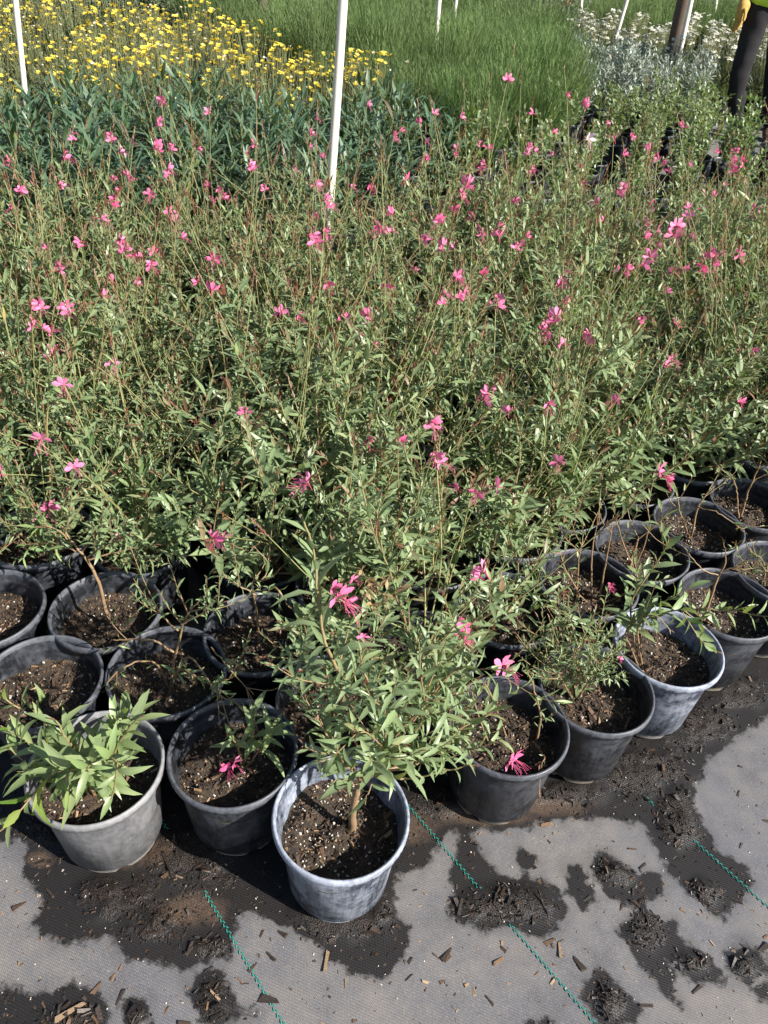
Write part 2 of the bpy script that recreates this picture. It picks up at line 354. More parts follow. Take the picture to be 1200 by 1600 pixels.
def sdf(px, py): return np.max([poly_dist(px, py, p) for p in WET], axis=0)
rs = np.random.RandomState(7)
gx = np.concatenate([-np.geomspace(90, 1.0, 24), np.arange(-.95, 1.6, .008), np.geomspace(1.65, 90, 24)])
gy = np.concatenate([-np.geomspace(40, .1, 14), np.arange(.15, 1.75, .008), np.geomspace(1.8, 160, 30)])
GX, GY = np.meshgrid(gx, gy); W = np.clip(sdf(GX, GY) / .030 * .5 + .5, 0, 1); HP = blob(GX, GY, HEAP) * W
def vnoise(x, y, s, seed):              # smooth value noise
    r = np.random.RandomState(seed).rand(64, 64); u = x * s; v = y * s; i = np.floor(u).astype(int); j = np.floor(v).astype(int)
    f = u - i; g_ = v - j; f = f * f * (3 - 2 * f); g_ = g_ * g_ * (3 - 2 * g_)
    k = lambda a, b: r[(i + a) % 64, (j + b) % 64]
    return (k(0, 0) * (1 - f) + k(1, 0) * f) * (1 - g_) + (k(0, 1) * (1 - f) + k(1, 1) * f) * g_
def gz(x, y, hp):
    near = (np.abs(x) < 1.7) & (y < 1.8) & (y > 0)
    return (np.clip(hp * 1.3 - vnoise(x, y, 30, 11) * .6, 0, 1) * (vnoise(x, y, 38, 1) * .006 + vnoise(x, y, 95, 2) * .008) + (vnoise(x, y, 5, 3) - .6) * .004) * near - .004
g = Geo(); ny, nx = GX.shape
ii = np.arange(ny - 1)[:, None] * nx + np.arange(nx - 1)[None]
g.add(np.stack([GX, GY, gz(GX, GY, HP)], -1).reshape(-1, 3), np.stack([ii, ii + 1, ii + nx + 1, ii + nx], -1).reshape(-1, 4), None,
      np.stack([W, HP, blob(GX, GY, DUST), np.ones_like(W)], -1).reshape(-1, 4))
ground = tag(ob('ground', g.mesh('ground', M_GROUND)), kind='structure')

# green marker threads woven into the fabric: a zigzag of small raised stitches
TD = np.array([.66, -.75]); TD /= np.linalg.norm(TD); TN = np.array([TD[1], -TD[0]])
for (x, y) in [(378, 1490), (700, 1330), (1150, 1370)]:
    c = at(x, y)[:2]; gt = Geo()
    ks = np.arange(-190, 190); sg = np.where(ks % 2, 1., -1.)[:, None]; PP = c + TD * (ks * .0052)[:, None] + TN * .0016 * sg
    hv = blob(PP[:, 0], PP[:, 1], HEAP) * np.clip(sdf(PP[:, 0], PP[:, 1]) / .024 * .5 + .5, 0, 1); zv = gz(PP[:, 0], PP[:, 1], hv) + .0008
    for p, s_, h_, zz in zip(PP, sg, hv, zv):
        if h_ > .35 or not (-.9 < p[0] < 1.55 and .2 < p[1] < 1.6): continue
        a = p - TD * .0026 - TN * .0009 * s_; b = p + TD * .0026 + TN * .0009 * s_
        tube(gt, [(a[0], a[1], zz), (p[0], p[1], zz + .0006), (b[0], b[1], zz)], .0010, 4)
    ob('marker_thread', gt.mesh('marker_thread', M_THREAD), ground)

# ------------------------------------------------------------------ chips, perlite, crumbs
def chip_verts(L, Wd, T, r):
    v = np.array([[sx * L * (1 + .25 * r.uniform(-1, 1)), sy * Wd * (1 + .35 * r.uniform(-1, 1)), sz * T * (1 + .3 * r.uniform(-1, 1))] for sx in (-.5, .5) for sy in (-.5, .5) for sz in (-.5, .5)])
    v[4:, 1:] *= r.uniform(.25, .9); v[:4, 1:] *= r.uniform(.5, 1.1)
    return v
CHQ = [[0, 1, 3, 2], [4, 6, 7, 5], [0, 4, 5, 1], [2, 3, 7, 6], [0, 2, 6, 4], [1, 5, 7, 3]]
def rotm(r, flat=.35):
    a = r.uniform(0, 6.28); m = Matrix.Rotation(a, 3, 'Z') @ Matrix.Rotation(r.uniform(-flat, flat), 3, 'Y') @ Matrix.Rotation(r.uniform(-flat, flat), 3, 'X')
    return np.array(m)
def crumbs(g, pts, size, r, flat=1.5, elong=1.0):
    for p in pts:
        s = size * r.uniform(.5, 1.4); v = chip_verts(s * elong, s, s * .7, r) @ rotm(r, flat).T + p
        g.add(v, CHQ, None, (r.rand(), 0, 1, 1))

def soil_set(seed, fine):
    """soil disc of radius .097 at z=0 with bark and perlite on it"""
    r = np.random.RandomState(seed); g = Geo(); nr, na = (10, 40) if fine else (3, 16)
    rr = np.linspace(0.0, .097, nr + 1)[1:]; an = np.arange(na) * 2 * math.pi / na
    R_, A_ = np.meshgrid(rr, an, indexing='ij'); x = R_ * np.cos(A_); y = R_ * np.sin(A_)
    hz = lambda x, y: (vnoise(x + .5, y + .5, 22, seed) - .5) * .022 + (vnoise(x + .5, y + .5, 70, seed + 1) - .5) * .010
    V = np.vstack([[[0, 0, hz(np.array(0.), np.array(0.))]], np.stack([x, y, hz(x, y)], -1).reshape(-1, 3)])
    q = [[1 + i * na + j, 1 + (i + 1) * na + j, 1 + (i + 1) * na + (j + 1) % na, 1 + i * na + (j + 1) % na] for i in range(nr - 1) for j in range(na)]
    t = [[0, 1 + j, 1 + (j + 1) % na] for j in range(na)]
    g.add(V, q, t); soil = g.mesh('soil', M_SOIL)
    if not fine: return soil, None, None
    gb = Geo(); gp = Geo()
    def pt(lift):
        a = r.uniform(0, 6.28); d = .092 * math.sqrt(r.rand()); x, y = d * math.cos(a), d * math.sin(a)
        return np.array([x, y, float(hz(np.array(x), np.array(y))) + lift])
    for k in range(200):
        L = r.uniform(.004, .013) if k > 12 else r.uniform(.014, .028)
        v = chip_verts(L, L * r.uniform(.15, .42), min(.004, L * .25), r) @ rotm(r, .5).T + pt(.002)
        v[:, :2] *= np.minimum(1, .1 / (np.hypot(v[:, 0], v[:, 1]) + 1e-9))[:, None]
        gb.add(v, CHQ, None, (r.rand() ** 1.6, 0, 1, 1))
    crumbs(gb, [pt(.0015) for _ in range(420)], .0032, r)
    crumbs(gp, [pt(.001) for _ in range(190 if seed == 114 else 80)], .0032, r)
    return soil, gb.mesh('bark_mulch', M_CHIP, False), gp.mesh('perlite', M_PERL, False)
SOILS = [soil_set(100 + 7 * k, True) for k in range(5)]
SOIL_FAR = [soil_set(300 + 7 * k, False)[0] for k in range(2)]

# ------------------------------------------------------------------ nursery pot
POTH, SOILZ = .21, .155
def pot_mesh(name, m, seg):
    prof = [(0, .004), (.070, .004), (.0735, .0), (.0785, .001), (.0800, .006), (.0815, .022), (.0865, .024), (.0965, .150), (.1015, .182), (.1025, .186), (.1030, .190), (.1090, .1915), (.1112, .197), (.1112, .205), (.1098, .2095), (.1075, .2105), (.1050, .2085), (.1035, .201), (.1012, .192), (.1018, .190), (.1000, .184), (.0985, .176), (.0993, .173), (.0980, .168), (.0950, .150), (.0800, .012), (0, .012)]
    g = Geo(); an = np.arange(seg) * 2 * math.pi / seg; n = len(prof)
    V = np.array([[[r * math.cos(a), r * math.sin(a), z] for a in an] for r, z in prof])
    # drain notches at the foot
    for k in range(6):
        for j in range(seg):
            da = abs((an[j] - k * math.pi / 3 + math.pi) % (2 * math.pi) - math.pi)
            if da < .12: V[2:5, j, 2] += .010
    i = np.arange(n - 1)[:, None] * seg; j = np.arange(seg)[None]; j2 = (j + 1) % seg
    g.add(V.reshape(-1, 3), np.stack([i + j, i + j2, i + seg + j2, i + seg + j], -1).reshape(-1, 4))
    return g.mesh(name, m)
POT, POT_D, POT_G = pot_mesh('pot', M_POT, 56), pot_mesh('pot_dusty', M_POTD, 56), pot_mesh('pot_grey', M_POTG, 56)
POT_LO = pot_mesh('pot_far', M_POT, 20)

def potted(name, loc, rz, label, cat, group, pot=POT, soil=None, sc=1.0, tilt=(0, 0), seed=0):
    e = empty(name, (loc[0], loc[1], 0), rz, sc); e.rotation_euler = (tilt[0], tilt[1], rz)
    tag(e, label, cat, group)
    ob('pot', pot, e)
    s = soil if soil is not None else SOIL_FAR[seed % 2]
    M = Matrix.Translation((0, 0, SOILZ)) @ Matrix.Rotation(seed * 1.7, 4, 'Z')
    if isinstance(s, tuple):
        so = ob('soil', s[0], e, M); ob('bark_mulch', s[1], so, kind='stuff'); ob('perlite', s[2], so, kind='stuff')
    else: ob('soil', s, e, M)
    return e

# ------------------------------------------------------------------ flowers
def flower_mesh(name, m, seed, open_=1.0):
    """four spoon petals fanned upwards, long drooping stamens; faces +X, about 1 across"""
    r = np.random.RandomState(seed); g = Geo()
    for k, a in enumerate((-1.55, -.55, .55, 1.55)):
        a += r.uniform(-.2, .2); d = np.array([.45 + r.uniform(-.2, .3), math.sin(a) * open_, math.cos(a) * open_]); d = nrm(d)
        nup = np.array([1., 0, 0]); Lp = r.uniform(.5, .62)
        leaves(g, [[0, 0, 0]], d[None], nup[None], Lp, Lp * r.uniform(.36, .48), .5, 0, r.uniform(-.6, .6), fold=-.3, ws=np.array([.14, .42, 1.0, .9]))
    g.c = [np.column_stack([c[:, 0], np.where(c[:, 3] < .15, .7, 0.0), c[:, 2], c[:, 3]]) for c in g.c]
    for k in range(7):
        e = np.array([.45 + r.uniform(-.1, .15), r.uniform(-.3, .3), -.35 + r.uniform(-.2, .15)])
        tube(g, [(0, 0, 0), e * .5 + [.1, 0, .05], e, e * 1.08], [.008, .007, .007, .018], 3, (.5, .35, 1, 1))
    tube(g, [(-.35, 0, -.05), (0, 0, 0)], [.02, .035], 4, (.5, .9, 1, 1))
    return g.mesh(name, m)
FLOWERS = [flower_mesh('pink_flower', M_PINK, 10 + k, 1.0 if k < 4 else .5) for k in range(6)]
FLOWER_W = flower_mesh('white_flower', M_WHITEP, 31)
FLOWER_T = [flower_mesh('withered_flower', M_TAN, 41 + k, .5) for k in range(2)]
def flower_matrix(p, az, s, tilt=.0, roll=0.):
    return Matrix.Translation(p) @ Matrix.Rotation(az, 4, 'Z') @ Matrix.Rotation(tilt, 4, 'Y') @ Matrix.Rotation(roll, 4, 'X') @ Matrix.Scale(s, 4)

# ------------------------------------------------------------------ gaura plants for the dense block
def frames(P):
    T = nrm(np.gradient(P, axis=0)); A = nrm(np.cross(T, [.2, .3, .9])); B = np.cross(T, A); return T, A, B
def leafy(g, P, spacing, L0, W0, r, lo=.0, hi=1.0, ang=.85, red_tip=.5, taper=.45, start=0.0):
    seg = np.linalg.norm(np.diff(P, axis=0), axis=1); cl = np.concatenate([[0], np.cumsum(seg)]); tot = cl[-1]
    n = max(1, int(tot * (hi - lo) / spacing)); s = np.sort(lo + (hi - lo) * (np.arange(n) + r.uniform(-.3, .3, n)) / n); s = np.clip(s, 0, 1) * tot
    pos = np.stack([np.interp(s, cl, P[:, k]) for k in range(3)], -1)
    T, A, B = frames(P); Ti = nrm(np.stack([np.interp(s, cl, T[:, k]) for k in range(3)], -1)); Ai = nrm(np.cross(Ti, [.2, .3, .9])); Bi = np.cross(Ti, Ai)
    ph = r.uniform(0, 6.28) + np.arange(n) * 2.4 + r.uniform(-.4, .4, n)
    out = np.cos(ph)[:, None] * Ai + np.sin(ph)[:, None] * Bi
    an = ang + r.uniform(-.35, .35, n); f = s / tot; an = an * (1.08 - .45 * f)
    d = np.cos(an)[:, None] * Ti + np.sin(an)[:, None] * out
    nup = nrm(np.sin(an)[:, None] * Ti - np.cos(an)[:, None] * out) + np.array([0, 0, .55]) + r.uniform(-.25, .25, (n, 3))
    Lf = L0 * (1 - taper * f ** 2) * r.uniform(.6, 1.25, n)
    red = np.where((f > .9) & (r.rand(n) < red_tip), r.uniform(.3, .9, n), np.where(r.rand(n) < .04, .5, 0))
    leaves(g, pos, d, nup, Lf, Lf * (W0 / L0) * r.uniform(.8, 1.2, n), r.rand(n), red, r.uniform(-.25, .9, n))
def buds(g, p, d, n, r, L=.013, spread=.028):
    T = nrm(d)
    for k in range(n):
        f = k / n; o = nrm(T * (1.5 + f) + r.uniform(-1, 1, 3) * .8)
        leaves(g, [p + T * spread * f], o[None], np.array([[.1, .2, 1.]]), L * (1.15 - .5 * f) * r.uniform(.7, 1.2), .0034, r.rand(), r.uniform(.65, 1.0), 0.1, fold=.9)
def gaura(seed, dens=1.0, H=.40, nst=9, wands=3, spread=1.0, leafL=.050):
    r = np.random.RandomState(seed); gs, gl = Geo(), Geo(); fl = []
    for s in range(nst):
        az = s * 2.4 + r.uniform(-.6, .6); inc = r.uniform(.15, 1.1) * spread; L = H * r.uniform(.7, 1.15)
        h = np.array([math.cos(az), math.sin(az), 0]); p = h * r.uniform(.004, .02); pts = [p]
        nseg = 8
        for k in range(nseg):
            i2 = inc * (1 - .35 * k / nseg); d = h * math.sin(i2) + np.array([0, 0, math.cos(i2)]) + r.uniform(-.14, .14, 3)
            p = p + nrm(d) * L / nseg; pts.append(p)
        P = curve(pts, 16); n = len(P)
        cg = np.array([[r.rand() * .2 + .3, x, 1, 1] for x in np.linspace(.8, .05, n) * r.uniform(.4, 1.1)])
        tube(gs, P, np.linspace(.0032, .0011, n), 5, cg)
        leafy(gl, P, .0125 / dens, leafL, leafL * .215, r, lo=.22, ang=1.0)
        if r.rand() < .85: buds(gl, P[-1], P[-1] - P[-2], 7, r, .015)
        for b in range(r.randint(2, 5)):
            i = r.randint(4, 14); a2 = r.uniform(0, 6.28); T = nrm(P[i] - P[i - 1]); o = nrm(np.cross(T, [math.cos(a2), math.sin(a2), .3]))
            d = nrm(T * .9 + o * .8 + [0, 0, .25]); Lb = r.uniform(.07, .17); B = curve([P[i], P[i] + d * Lb * .5 + [0, 0, .004], P[i] + d * Lb * .8 + [0, 0, .02], P[i] + d * Lb + [0, 0, .035]], 7)
            tube(gs, B, np.linspace(.0015, .0008, 7), 4, (.4, r.uniform(.1, .6), 1, 1)); leafy(gl, B, .0100 / dens, leafL * .78, leafL * .78 * .22, r, lo=.1, ang=.95)
            if r.rand() < .5: buds(gl, B[-1], B[-1] - B[-2], 5, r, .012)
    for w in range(wands):
        az = r.uniform(0, 6.28); h = np.array([math.cos(az), math.sin(az), 0]); L = H * r.uniform(1.1, 1.65); inc = r.uniform(.05, .85)
        p = h * .03 + [0, 0, H * .3]; e = p + (h * math.sin(inc) + np.array([0, 0, math.cos(inc)])) * L * .75; mid = (p + e) / 2 + r.uniform(-.03, .03, 3)
        P = curve([h * .01, p, mid, e], 16); redd = r.uniform(0, .25)
        tube(gs, P, np.linspace(.0019, .0009, 16), 4, (.4, redd, 1, 1)); leafy(gl, P, .03, .028, .005, r, lo=.45, hi=.9, ang=.55)
        D = nrm(P[-1] - P[-2]); nb = r.randint(6, 12); buds(gl, P[-1] - D * .012, D, nb, r, .015, .05)
        tube(gs, [P[-1], P[-1] + D * .045], [.0009, .0005], 3, (.4, .5, 1, 1))
        for k in range(r.choice([0, 0, 1, 1, 2]) if w < 3 else 0):
            fl.append((P[-1] - D * (.012 + .014 * k) + r.uniform(-.004, .004, 3), r.uniform(0, 6.28), r.uniform(.026, .040), r.uniform(-.9, .2), r.uniform(-.6, .6), r.randint(6)))
    return gs.mesh('gaura_stems', M_STEM), gl.mesh('gaura_foliage', M_GLEAF), fl
GV = [gaura(500 + k, 1.0, H=(.36, .42, .46, .38, .44, .40)[k % 6], nst=8 + k % 4, wands=5 + k % 4, spread=(1.0, 1.15, .85)[k % 3], leafL=(.062, .054, .070, .058)[k % 4]) for k in range(12)]
GS = [gaura(700 + k, .6, H=.26, nst=4 + k % 2, wands=1, spread=1.1, leafL=.042) for k in range(4)]

rp = random.Random(5)
def plant_gaura(loc, label, group, v, soil=None, pot=POT, sc=1.0, seed=0):
    e = potted('potted_gaura', loc, rp.uniform(0, 6.28), label, 'plant', group, pot, soil, sc, (rp.uniform(-.03, .03), rp.uniform(-.03, .03)), seed)
    TL = Matrix.Translation((0, 0, SOILZ - .004)) @ Matrix.Rotation(rp.gauss(0, .17), 4, 'X') @ Matrix.Rotation(rp.gauss(0, .17), 4, 'Y') @ Matrix.Diagonal((1, 1, rp.uniform(.8, 1.12), 1))
    st = ob('stem', v[0], e, TL); ob('foliage', v[1], e, TL, 'stuff')
    for p, az, s, ti, ro, k in v[2]:
        ob('flower', FLOWERS[k], st, flower_matrix(p, az, s, ti, ro))
    return e

# ------------------------------------------------------------------ front plants, leaf by leaf
def unit_leaf(seed, wr, m):
    r = np.random.RandomState(seed); g = Geo()
    leaves(g, [[0, 0, 0]], np.array([[1., 0, 0]]), np.array([[0, 0, 1.]]), 1.0, wr, .3 + .1 * seed % 1, 0, r.uniform(-.3, 1.5), fold=r.uniform(.1, .5))
    return g.mesh('leaf', m)
LEAF = {'g': [unit_leaf(k, .165 + .02 * (k % 4), M_GLEAF) for k in range(8)], 'b': [unit_leaf(k, .19 + .02 * (k % 4), M_BIGLEAF) for k in range(8)],
        'r': [unit_leaf(k, .29 + .02 * (k % 3), M_GLEAF) for k in range(6)], 'd': [unit_leaf(k, .2 + .04 * (k % 3), M_DRY) for k in range(4)]}
def unit_bud(seed):
    r = np.random.RandomState(seed); g = Geo(); leaves(g, [[0, 0, 0]], np.array([[1., 0, 0]]), np.array([[0, 0, 1.]]), 1, .24, r.rand(), .85, .2, fold=.8); return g.mesh('bud', M_GLEAF)
BUD = [unit_bud(k) for k in range(3)]
rf = np.random.RandomState(77)
def frame_matrix(p, d, n, s):
    d = nrm(d); y = nrm(np.cross(n, d)); z = np.cross(d, y)
    return Matrix(((d[0] * s, y[0] * s, z[0] * s, p[0]), (d[1] * s, y[1] * s, z[1] * s, p[1]), (d[2] * s, y[2] * s, z[2] * s, p[2]), (0, 0, 0, 1)))
def put_leaves(stem, P, kind, L, spacing, lo, hi=1.0, ang=.8, tipbuds=0, up_=.6):
    seg = np.linalg.norm(np.diff(P, axis=0), axis=1); cl = np.concatenate([[0], np.cumsum(seg)]); tot = cl[-1]
    n = max(2, int(tot * (hi - lo) / spacing)); ph = rf.uniform(0, 6.28)
    for k in range(n):
        f = lo + (hi - lo) * (k + rf.uniform(-.25, .25)) / n; f = min(max(f, 0), .999); s = f * tot
        p = np.array([np.interp(s, cl, P[:, j]) for j in range(3)]); i = min(len(P) - 2, int(np.searchsorted(cl, s, 'right') - 1)); T = nrm(P[i + 1] - P[i])
        A = nrm(np.cross(T, [.2, .3, .9])); B = np.cross(T, A); ph += 2.4 + rf.uniform(-.4, .4); out = math.cos(ph) * A + math.sin(ph) * B
        an = (ang + rf.uniform(-.3, .35)) * (1.1 - .45 * f); d = math.cos(an) * T + math.sin(an) * out + np.array([0, 0, .12 * up_])
        nn = nrm(math.sin(an) * T - math.cos(an) * out) + np.array([0, 0, up_]) + rf.uniform(-.25, .25, 3)
        Lf = L * (1 - .45 * f ** 3) * rf.uniform(.62, 1.2)
        lst = LEAF[kind]; ob('leaf', lst[rf.randint(len(lst))], stem, frame_matrix(p, d, nn, Lf))
    for k in range(tipbuds):
        T = nrm(P[-1] - P[-2]); d = nrm(T * 1.6 + rf.uniform(-1, 1, 3) * .8); ob('bud', BUD[k % 3], stem, frame_matrix(P[-1] - T * .004 * k, d, [.1, .2, 1], rf.uniform(.009, .015)))
def front_plant(pot, label, stems, kind='g', L=.05, spacing=.012, mpot=POT, soil=0, flowers=(), dried=(), twigs=2, cat='plant', tilt=(0, 0), sc=1.0, tipbuds=3, group=None):
    """pot: (x, y) world; stems: list of (points [(px, py, Y offset from the pot)], lo, r0, redness, options)"""
    x0, y0 = pot
    e = potted('potted_gaura', (x0, y0), 0, label, cat, group, mpot, SOILS[soil % 5], sc, tilt, soil)
    inv = np.array([x0, y0, 0])
    made = []
    for st in stems:
        pts, lo, r0, red = st[:4]; o = st[4] if len(st) > 4 else {}
        W = [aty(px, py, y0 + dy) - inv for px, py, dy in pts]
        if o.get('root'):               # starts in the soil of its own pot
            W[0][2] = SOILZ - .012
        P = curve(W, 6 * len(W)); n = len(P); g = Geo()
        cg = np.array([[.4, x, 1, 1] for x in np.linspace(red, red * .45, n)])
        Pw = P + np.cumsum(rf.normal(0, .0009, P.shape), axis=0)
        tube(g, Pw, np.linspace(r0, max(.0007, r0 * .38), n), 6, cg); P = Pw
        tw = []
        for k in range(o.get('twigs', twigs)):
            i = rf.randint(min(n - 4, int(n * max(lo, .25))), n - 2); T = nrm(P[i + 1] - P[i]); a2 = rf.uniform(0, 6.28); q = nrm(np.cross(T, [math.cos(a2), math.sin(a2), .4]))
            d = nrm(T + q * .9 + [0, 0, .2]); Lt = rf.uniform(.05, .12) * o.get('twl', 1.0); B = curve([P[i], P[i] + d * Lt * .6, P[i] + d * Lt + [0, 0, Lt * .2]], 6)
            tube(g, B, np.linspace(r0 * .5, .0007, 6), 4, (.4, red * .7, 1, 1)); tw.append(B)
        so = ob('stem', g.mesh('stem', M_STEM), e)
        kd = o.get('kind', kind); Lk = o.get('L', L); spc = o.get('sp', spacing)
        if spc: 
            put_leaves(so, P, kd, Lk, spc, lo, tipbuds=o.get('buds', tipbuds), ang=o.get('ang', .8), up_=o.get('up', .6))
            for B in tw: put_leaves(so, B, kd, Lk * .8, spc, .15, tipbuds=max(0, tipbuds - 1))
        made.append(so)
    for (px, py, dy, s) in flowers:
        p = aty(px, py, y0 + dy) - inv; ob('flower', FLOWERS[rf.randint(6)], e, flower_matrix(p, rf.uniform(-1.5, -.4), s * 1.25, rf.uniform(-.6, -.1), rf.uniform(-.5, .5)))
    for (px, py, dy, s) in dried:
        p = aty(px, py, y0 + dy) - inv; ob('withered_flower', FLOWER_T[rf.randint(2)], e, flower_matrix(p, rf.uniform(-2.6, -.5), s, rf.uniform(-.5, 1), rf.uniform(-.8, .8)))
    return e

rim = lambda x, y: tuple(at(x, y, POTH)[:2])
R = {'root': 1}
PA, PB, PC, PD, PE, PF, PG = rim(149, 1195), rim(364, 1172), rim(533, 1272), rim(795, 1130), rim(932, 1072), rim(1045, 1008), rim(1140, 940)
P1, P2, P3, P4, P6 = rim(62, 1062), rim(260, 1045), rim(165, 950), rim(-22, 948), rim(405, 985)
P5, P7, P8, P9, PH, P10, P11 = rim(920, 908), rim(1003, 858), rim(1092, 818), rim(1178, 785), rim(1222, 893), rim(790, 948), rim(525, 1092)
def rooted(**k): d = dict(R); d.update(k); return d
front_plant(PA, 'pale grey pot with a low clump of broad bright green drooping leaves', [
    ([(150, 1215, 0), (185, 1165, -.01), (222, 1115, -.01)], .35, .0034, .5, rooted()), ([(146, 1215, 0), (165, 1165, .0), (176, 1120, .0)], .35, .0032, .5, rooted()),
    ([(140, 1215, .0), (115, 1165, -.02), (85, 1122, -.02)], .35, .0032, .5, rooted()), ([(138, 1218, -.02), (95, 1195, -.05), (35, 1240, -.08)], .3, .0032, .6, rooted(up=.2)),
    ([(140, 1220, -.02), (115, 1200, -.08), (100, 1235, -.12)], .3, .003, .6, rooted(up=.1)), ([(150, 1220, -.02), (170, 1185, -.07), (190, 1200, -.10)], .3, .003, .5, rooted(up=.2)),
    ([(150, 1215, .0), (110, 1185, -.03), (65, 1165, -.04)], .3, .003, .5, rooted()), ([(145, 1215, -.01), (150, 1190, -.06), (140, 1200, -.11)], .3, .003, .4, rooted(up=.1)),
    ([(142, 1216, -.01), (80, 1200, -.04), (30, 1205, -.06)], .4, .003, .5, rooted(up=.3))],
    'b', .078, .0115, POT_G, 0, twigs=1, tipbuds=1)
front_plant(PB, 'black pot holding one leafy sprig with a pink blossom hanging inside its rim', [
    ([(375, 1200, .0), (392, 1165, .0), (398, 1118, -.01)], .5, .0026, .6, rooted(L=.066)), ([(380, 1205, 0), (410, 1165, -.01), (430, 1130, -.02)], .5, .0022, .6, rooted(L=.06)), ([(380, 1205, 0), (372, 1165, -.01), (360, 1140, -.02)], .6, .0022, .6, rooted(L=.055)),
    ([(350, 1215, 0), (340, 1190, 0), (365, 1180, -.03)], .8, .0018, .7, rooted(sp=0))],
    'b', .05, .010, POT, 1, flowers=[(366, 1192, -.05, .026), (358, 1199, -.055, .022)], twigs=0)
C0 = (551, 1285, .01); C1 = (566, 1222, .015); C2 = (590, 1205, .025); C3 = (572, 1196, .02)
front_plant(PC, 'blue-grey dusty pot with the tall bushy many-branched plant, standing foremost on the fabric', [
    ([C0, (556, 1252, .012), C1, C2], .9, .0078, 1.0, rooted(sp=0, twigs=0)), ([C1, (566, 1208, .015), C3, (585, 1180, .03)], .9, .006, 1.0, dict(sp=0, twigs=0)),
    ([C3, (552, 1130, .03), (538, 1085, .06), (505, 1010, .08), (490, 930, .10), (478, 865, .12), (452, 800, .13)], .32, .0036, .55, dict(L=.080, sp=.0145, twigs=1, buds=0)),
    ([C2, (622, 1170, .04), (632, 1110, .06), (650, 1045, .10), (668, 985, .12)], .2, .0030, .8, dict(twigs=6)),
    ([C2, (640, 1175, .05), (672, 1120, .08), (712, 1085, .09), (748, 1062, .10)], .25, .0034, .8, dict(twigs=6)),
    ([C2, (650, 1185, .05), (705, 1140, .07), (765, 1108, .09)], .25, .0030, .8, dict(twigs=5)),
    ([C2, (640, 1213, .03), (690, 1200, .03), (742, 1188, .03)], .15, .0022, .5, dict(kind='r', L=.040, sp=.017, twigs=0, up=.3, ang=1.1)),
    ([C1, (540, 1185, .02), (495, 1120, .04), (446, 1062, .05)], .25, .0024, .85, dict(twigs=3)),
    ([C3, (590, 1120, .05), (572, 1040, .09), (566, 985, .10)], .25, .0026, .7, dict(twigs=4)),
    ([C2, (628, 1130, .07), (690, 1040, .13), (722, 1000, .15)], .3, .0026, .7, dict(twigs=4)),
    ([C3, (555, 1150, .02), (530, 1100, .0), (508, 1065, -.01)], .35, .0024, .6, dict(twigs=3)),
    ([C2, (612, 1150, .02), (655, 1110, .02), (680, 1082, .02)], .3, .0024, .7, dict(twigs=5)),
    ([C3, (600, 1160, .0), (598, 1120, -.01), (614, 1072, -.01)], .3, .0024, .6, dict(twigs=4)),
    ([C1, (545, 1195, .0), (515, 1172, -.01), (488, 1120, -.01)], .4, .002, .9, dict(twigs=1, sp=.02)),
    ([C2, (655, 1190, .07), (700, 1120, .10), (730, 1010, .15)], .4, .002, .8, dict(twigs=2)),
    ([C1, (550, 1225, -.01), (530, 1222, -.02), (512, 1232, -.03)], .5, .0014, .6, dict(twigs=0, L=.05, sp=.012, up=.2, buds=0)),
    ([C1, (575, 1225, -.01), (566, 1240, -.03), (562, 1255, -.035)], .5, .0012, .6, dict(twigs=0, L=.045, sp=.015, up=.2, buds=0)),
    ([C2, (700, 1060, .08), (745, 1045, .08), (800, 1052, .06)], .5, .0018, .7, dict(twigs=1, L=.05)),
    ([C1, (590, 1190, -.01), (610, 1165, -.02), (640, 1150, -.02)], .2, .0018, .7, dict(twigs=2)), ([C2, (600, 1180, -.01), (570, 1150, -.02), (545, 1140, -.03)], .2, .0018, .7, dict(twigs=2)),
    ([C1, (545, 1200, -.01), (525, 1180, -.03), (520, 1160, -.03)], .2, .0018, .7, dict(twigs=1)), ([C2, (640, 1195, .01), (665, 1175, .01), (700, 1165, .02)], .2, .0018, .7, dict(twigs=2)),
    ([C2, (605, 1165, .03), (612, 1120, .05)], .9, .0014, 1.0, dict(twigs=1, sp=0)), ([C2, (618, 1160, .04), (640, 1115, .06)], .9, .0014, 1.0, dict(twigs=1, sp=0)), ([C2, (598, 1160, .04), (596, 1110, .06)], .9, .0014, 1.0, dict(twigs=1, sp=0)), ([C2, (625, 1175, .04), (665, 1130, .06)], .9, .0014, 1.0, dict(twigs=1, sp=0))],
    'g', .055, .0094, POT_D, 2, twigs=2,
    flowers=[(530, 930, .09, .036), (540, 943, .09, .030), (520, 920, .10, .026), (552, 905, .12, .014), (568, 995, .10, .016), (722, 985, .14, .026), (725, 1002, .14, .02)],
    dried=[(575, 905, .10, .026), (590, 915, .10, .028), (600, 930, .10, .026), (582, 945, .10, .028), (570, 925, .10, .024), (605, 905, .11, .024), (565, 890, .11, .022)])
front_plant(PD, 'black pot with thin straw-coloured twigs and pink blossoms over its near rim', [
    ([(835, 1165, 0), (843, 1120, .0), (832, 1075, .0), (822, 1045, .0)], .25, .0026, .9, rooted(L=.02, sp=.011)), ([(800, 1150, .0), (770, 1090, .0), (760, 1060, .0), (795, 1040, -.02)], .5, .002, .7, rooted(L=.03, sp=.016)),
    ([(842, 1160, 0), (850, 1190, -.07), (843, 1200, -.08)], .7, .0018, .8, rooted(L=.02, sp=.02)), ([(770, 1140, 0), (740, 1080, .01), (728, 1010, .02)], .4, .002, .6, rooted(L=.04))],
    'g', .03, .014, POT, 3, flowers=[(785, 1040, -.02, .034), (792, 1048, -.02, .028), (803, 1186, -.085, .034), (796, 1192, -.088, .03), (720, 985, .02, .026), (722, 1000, .02, .026), (716, 968, .03, .016)], twigs=1)
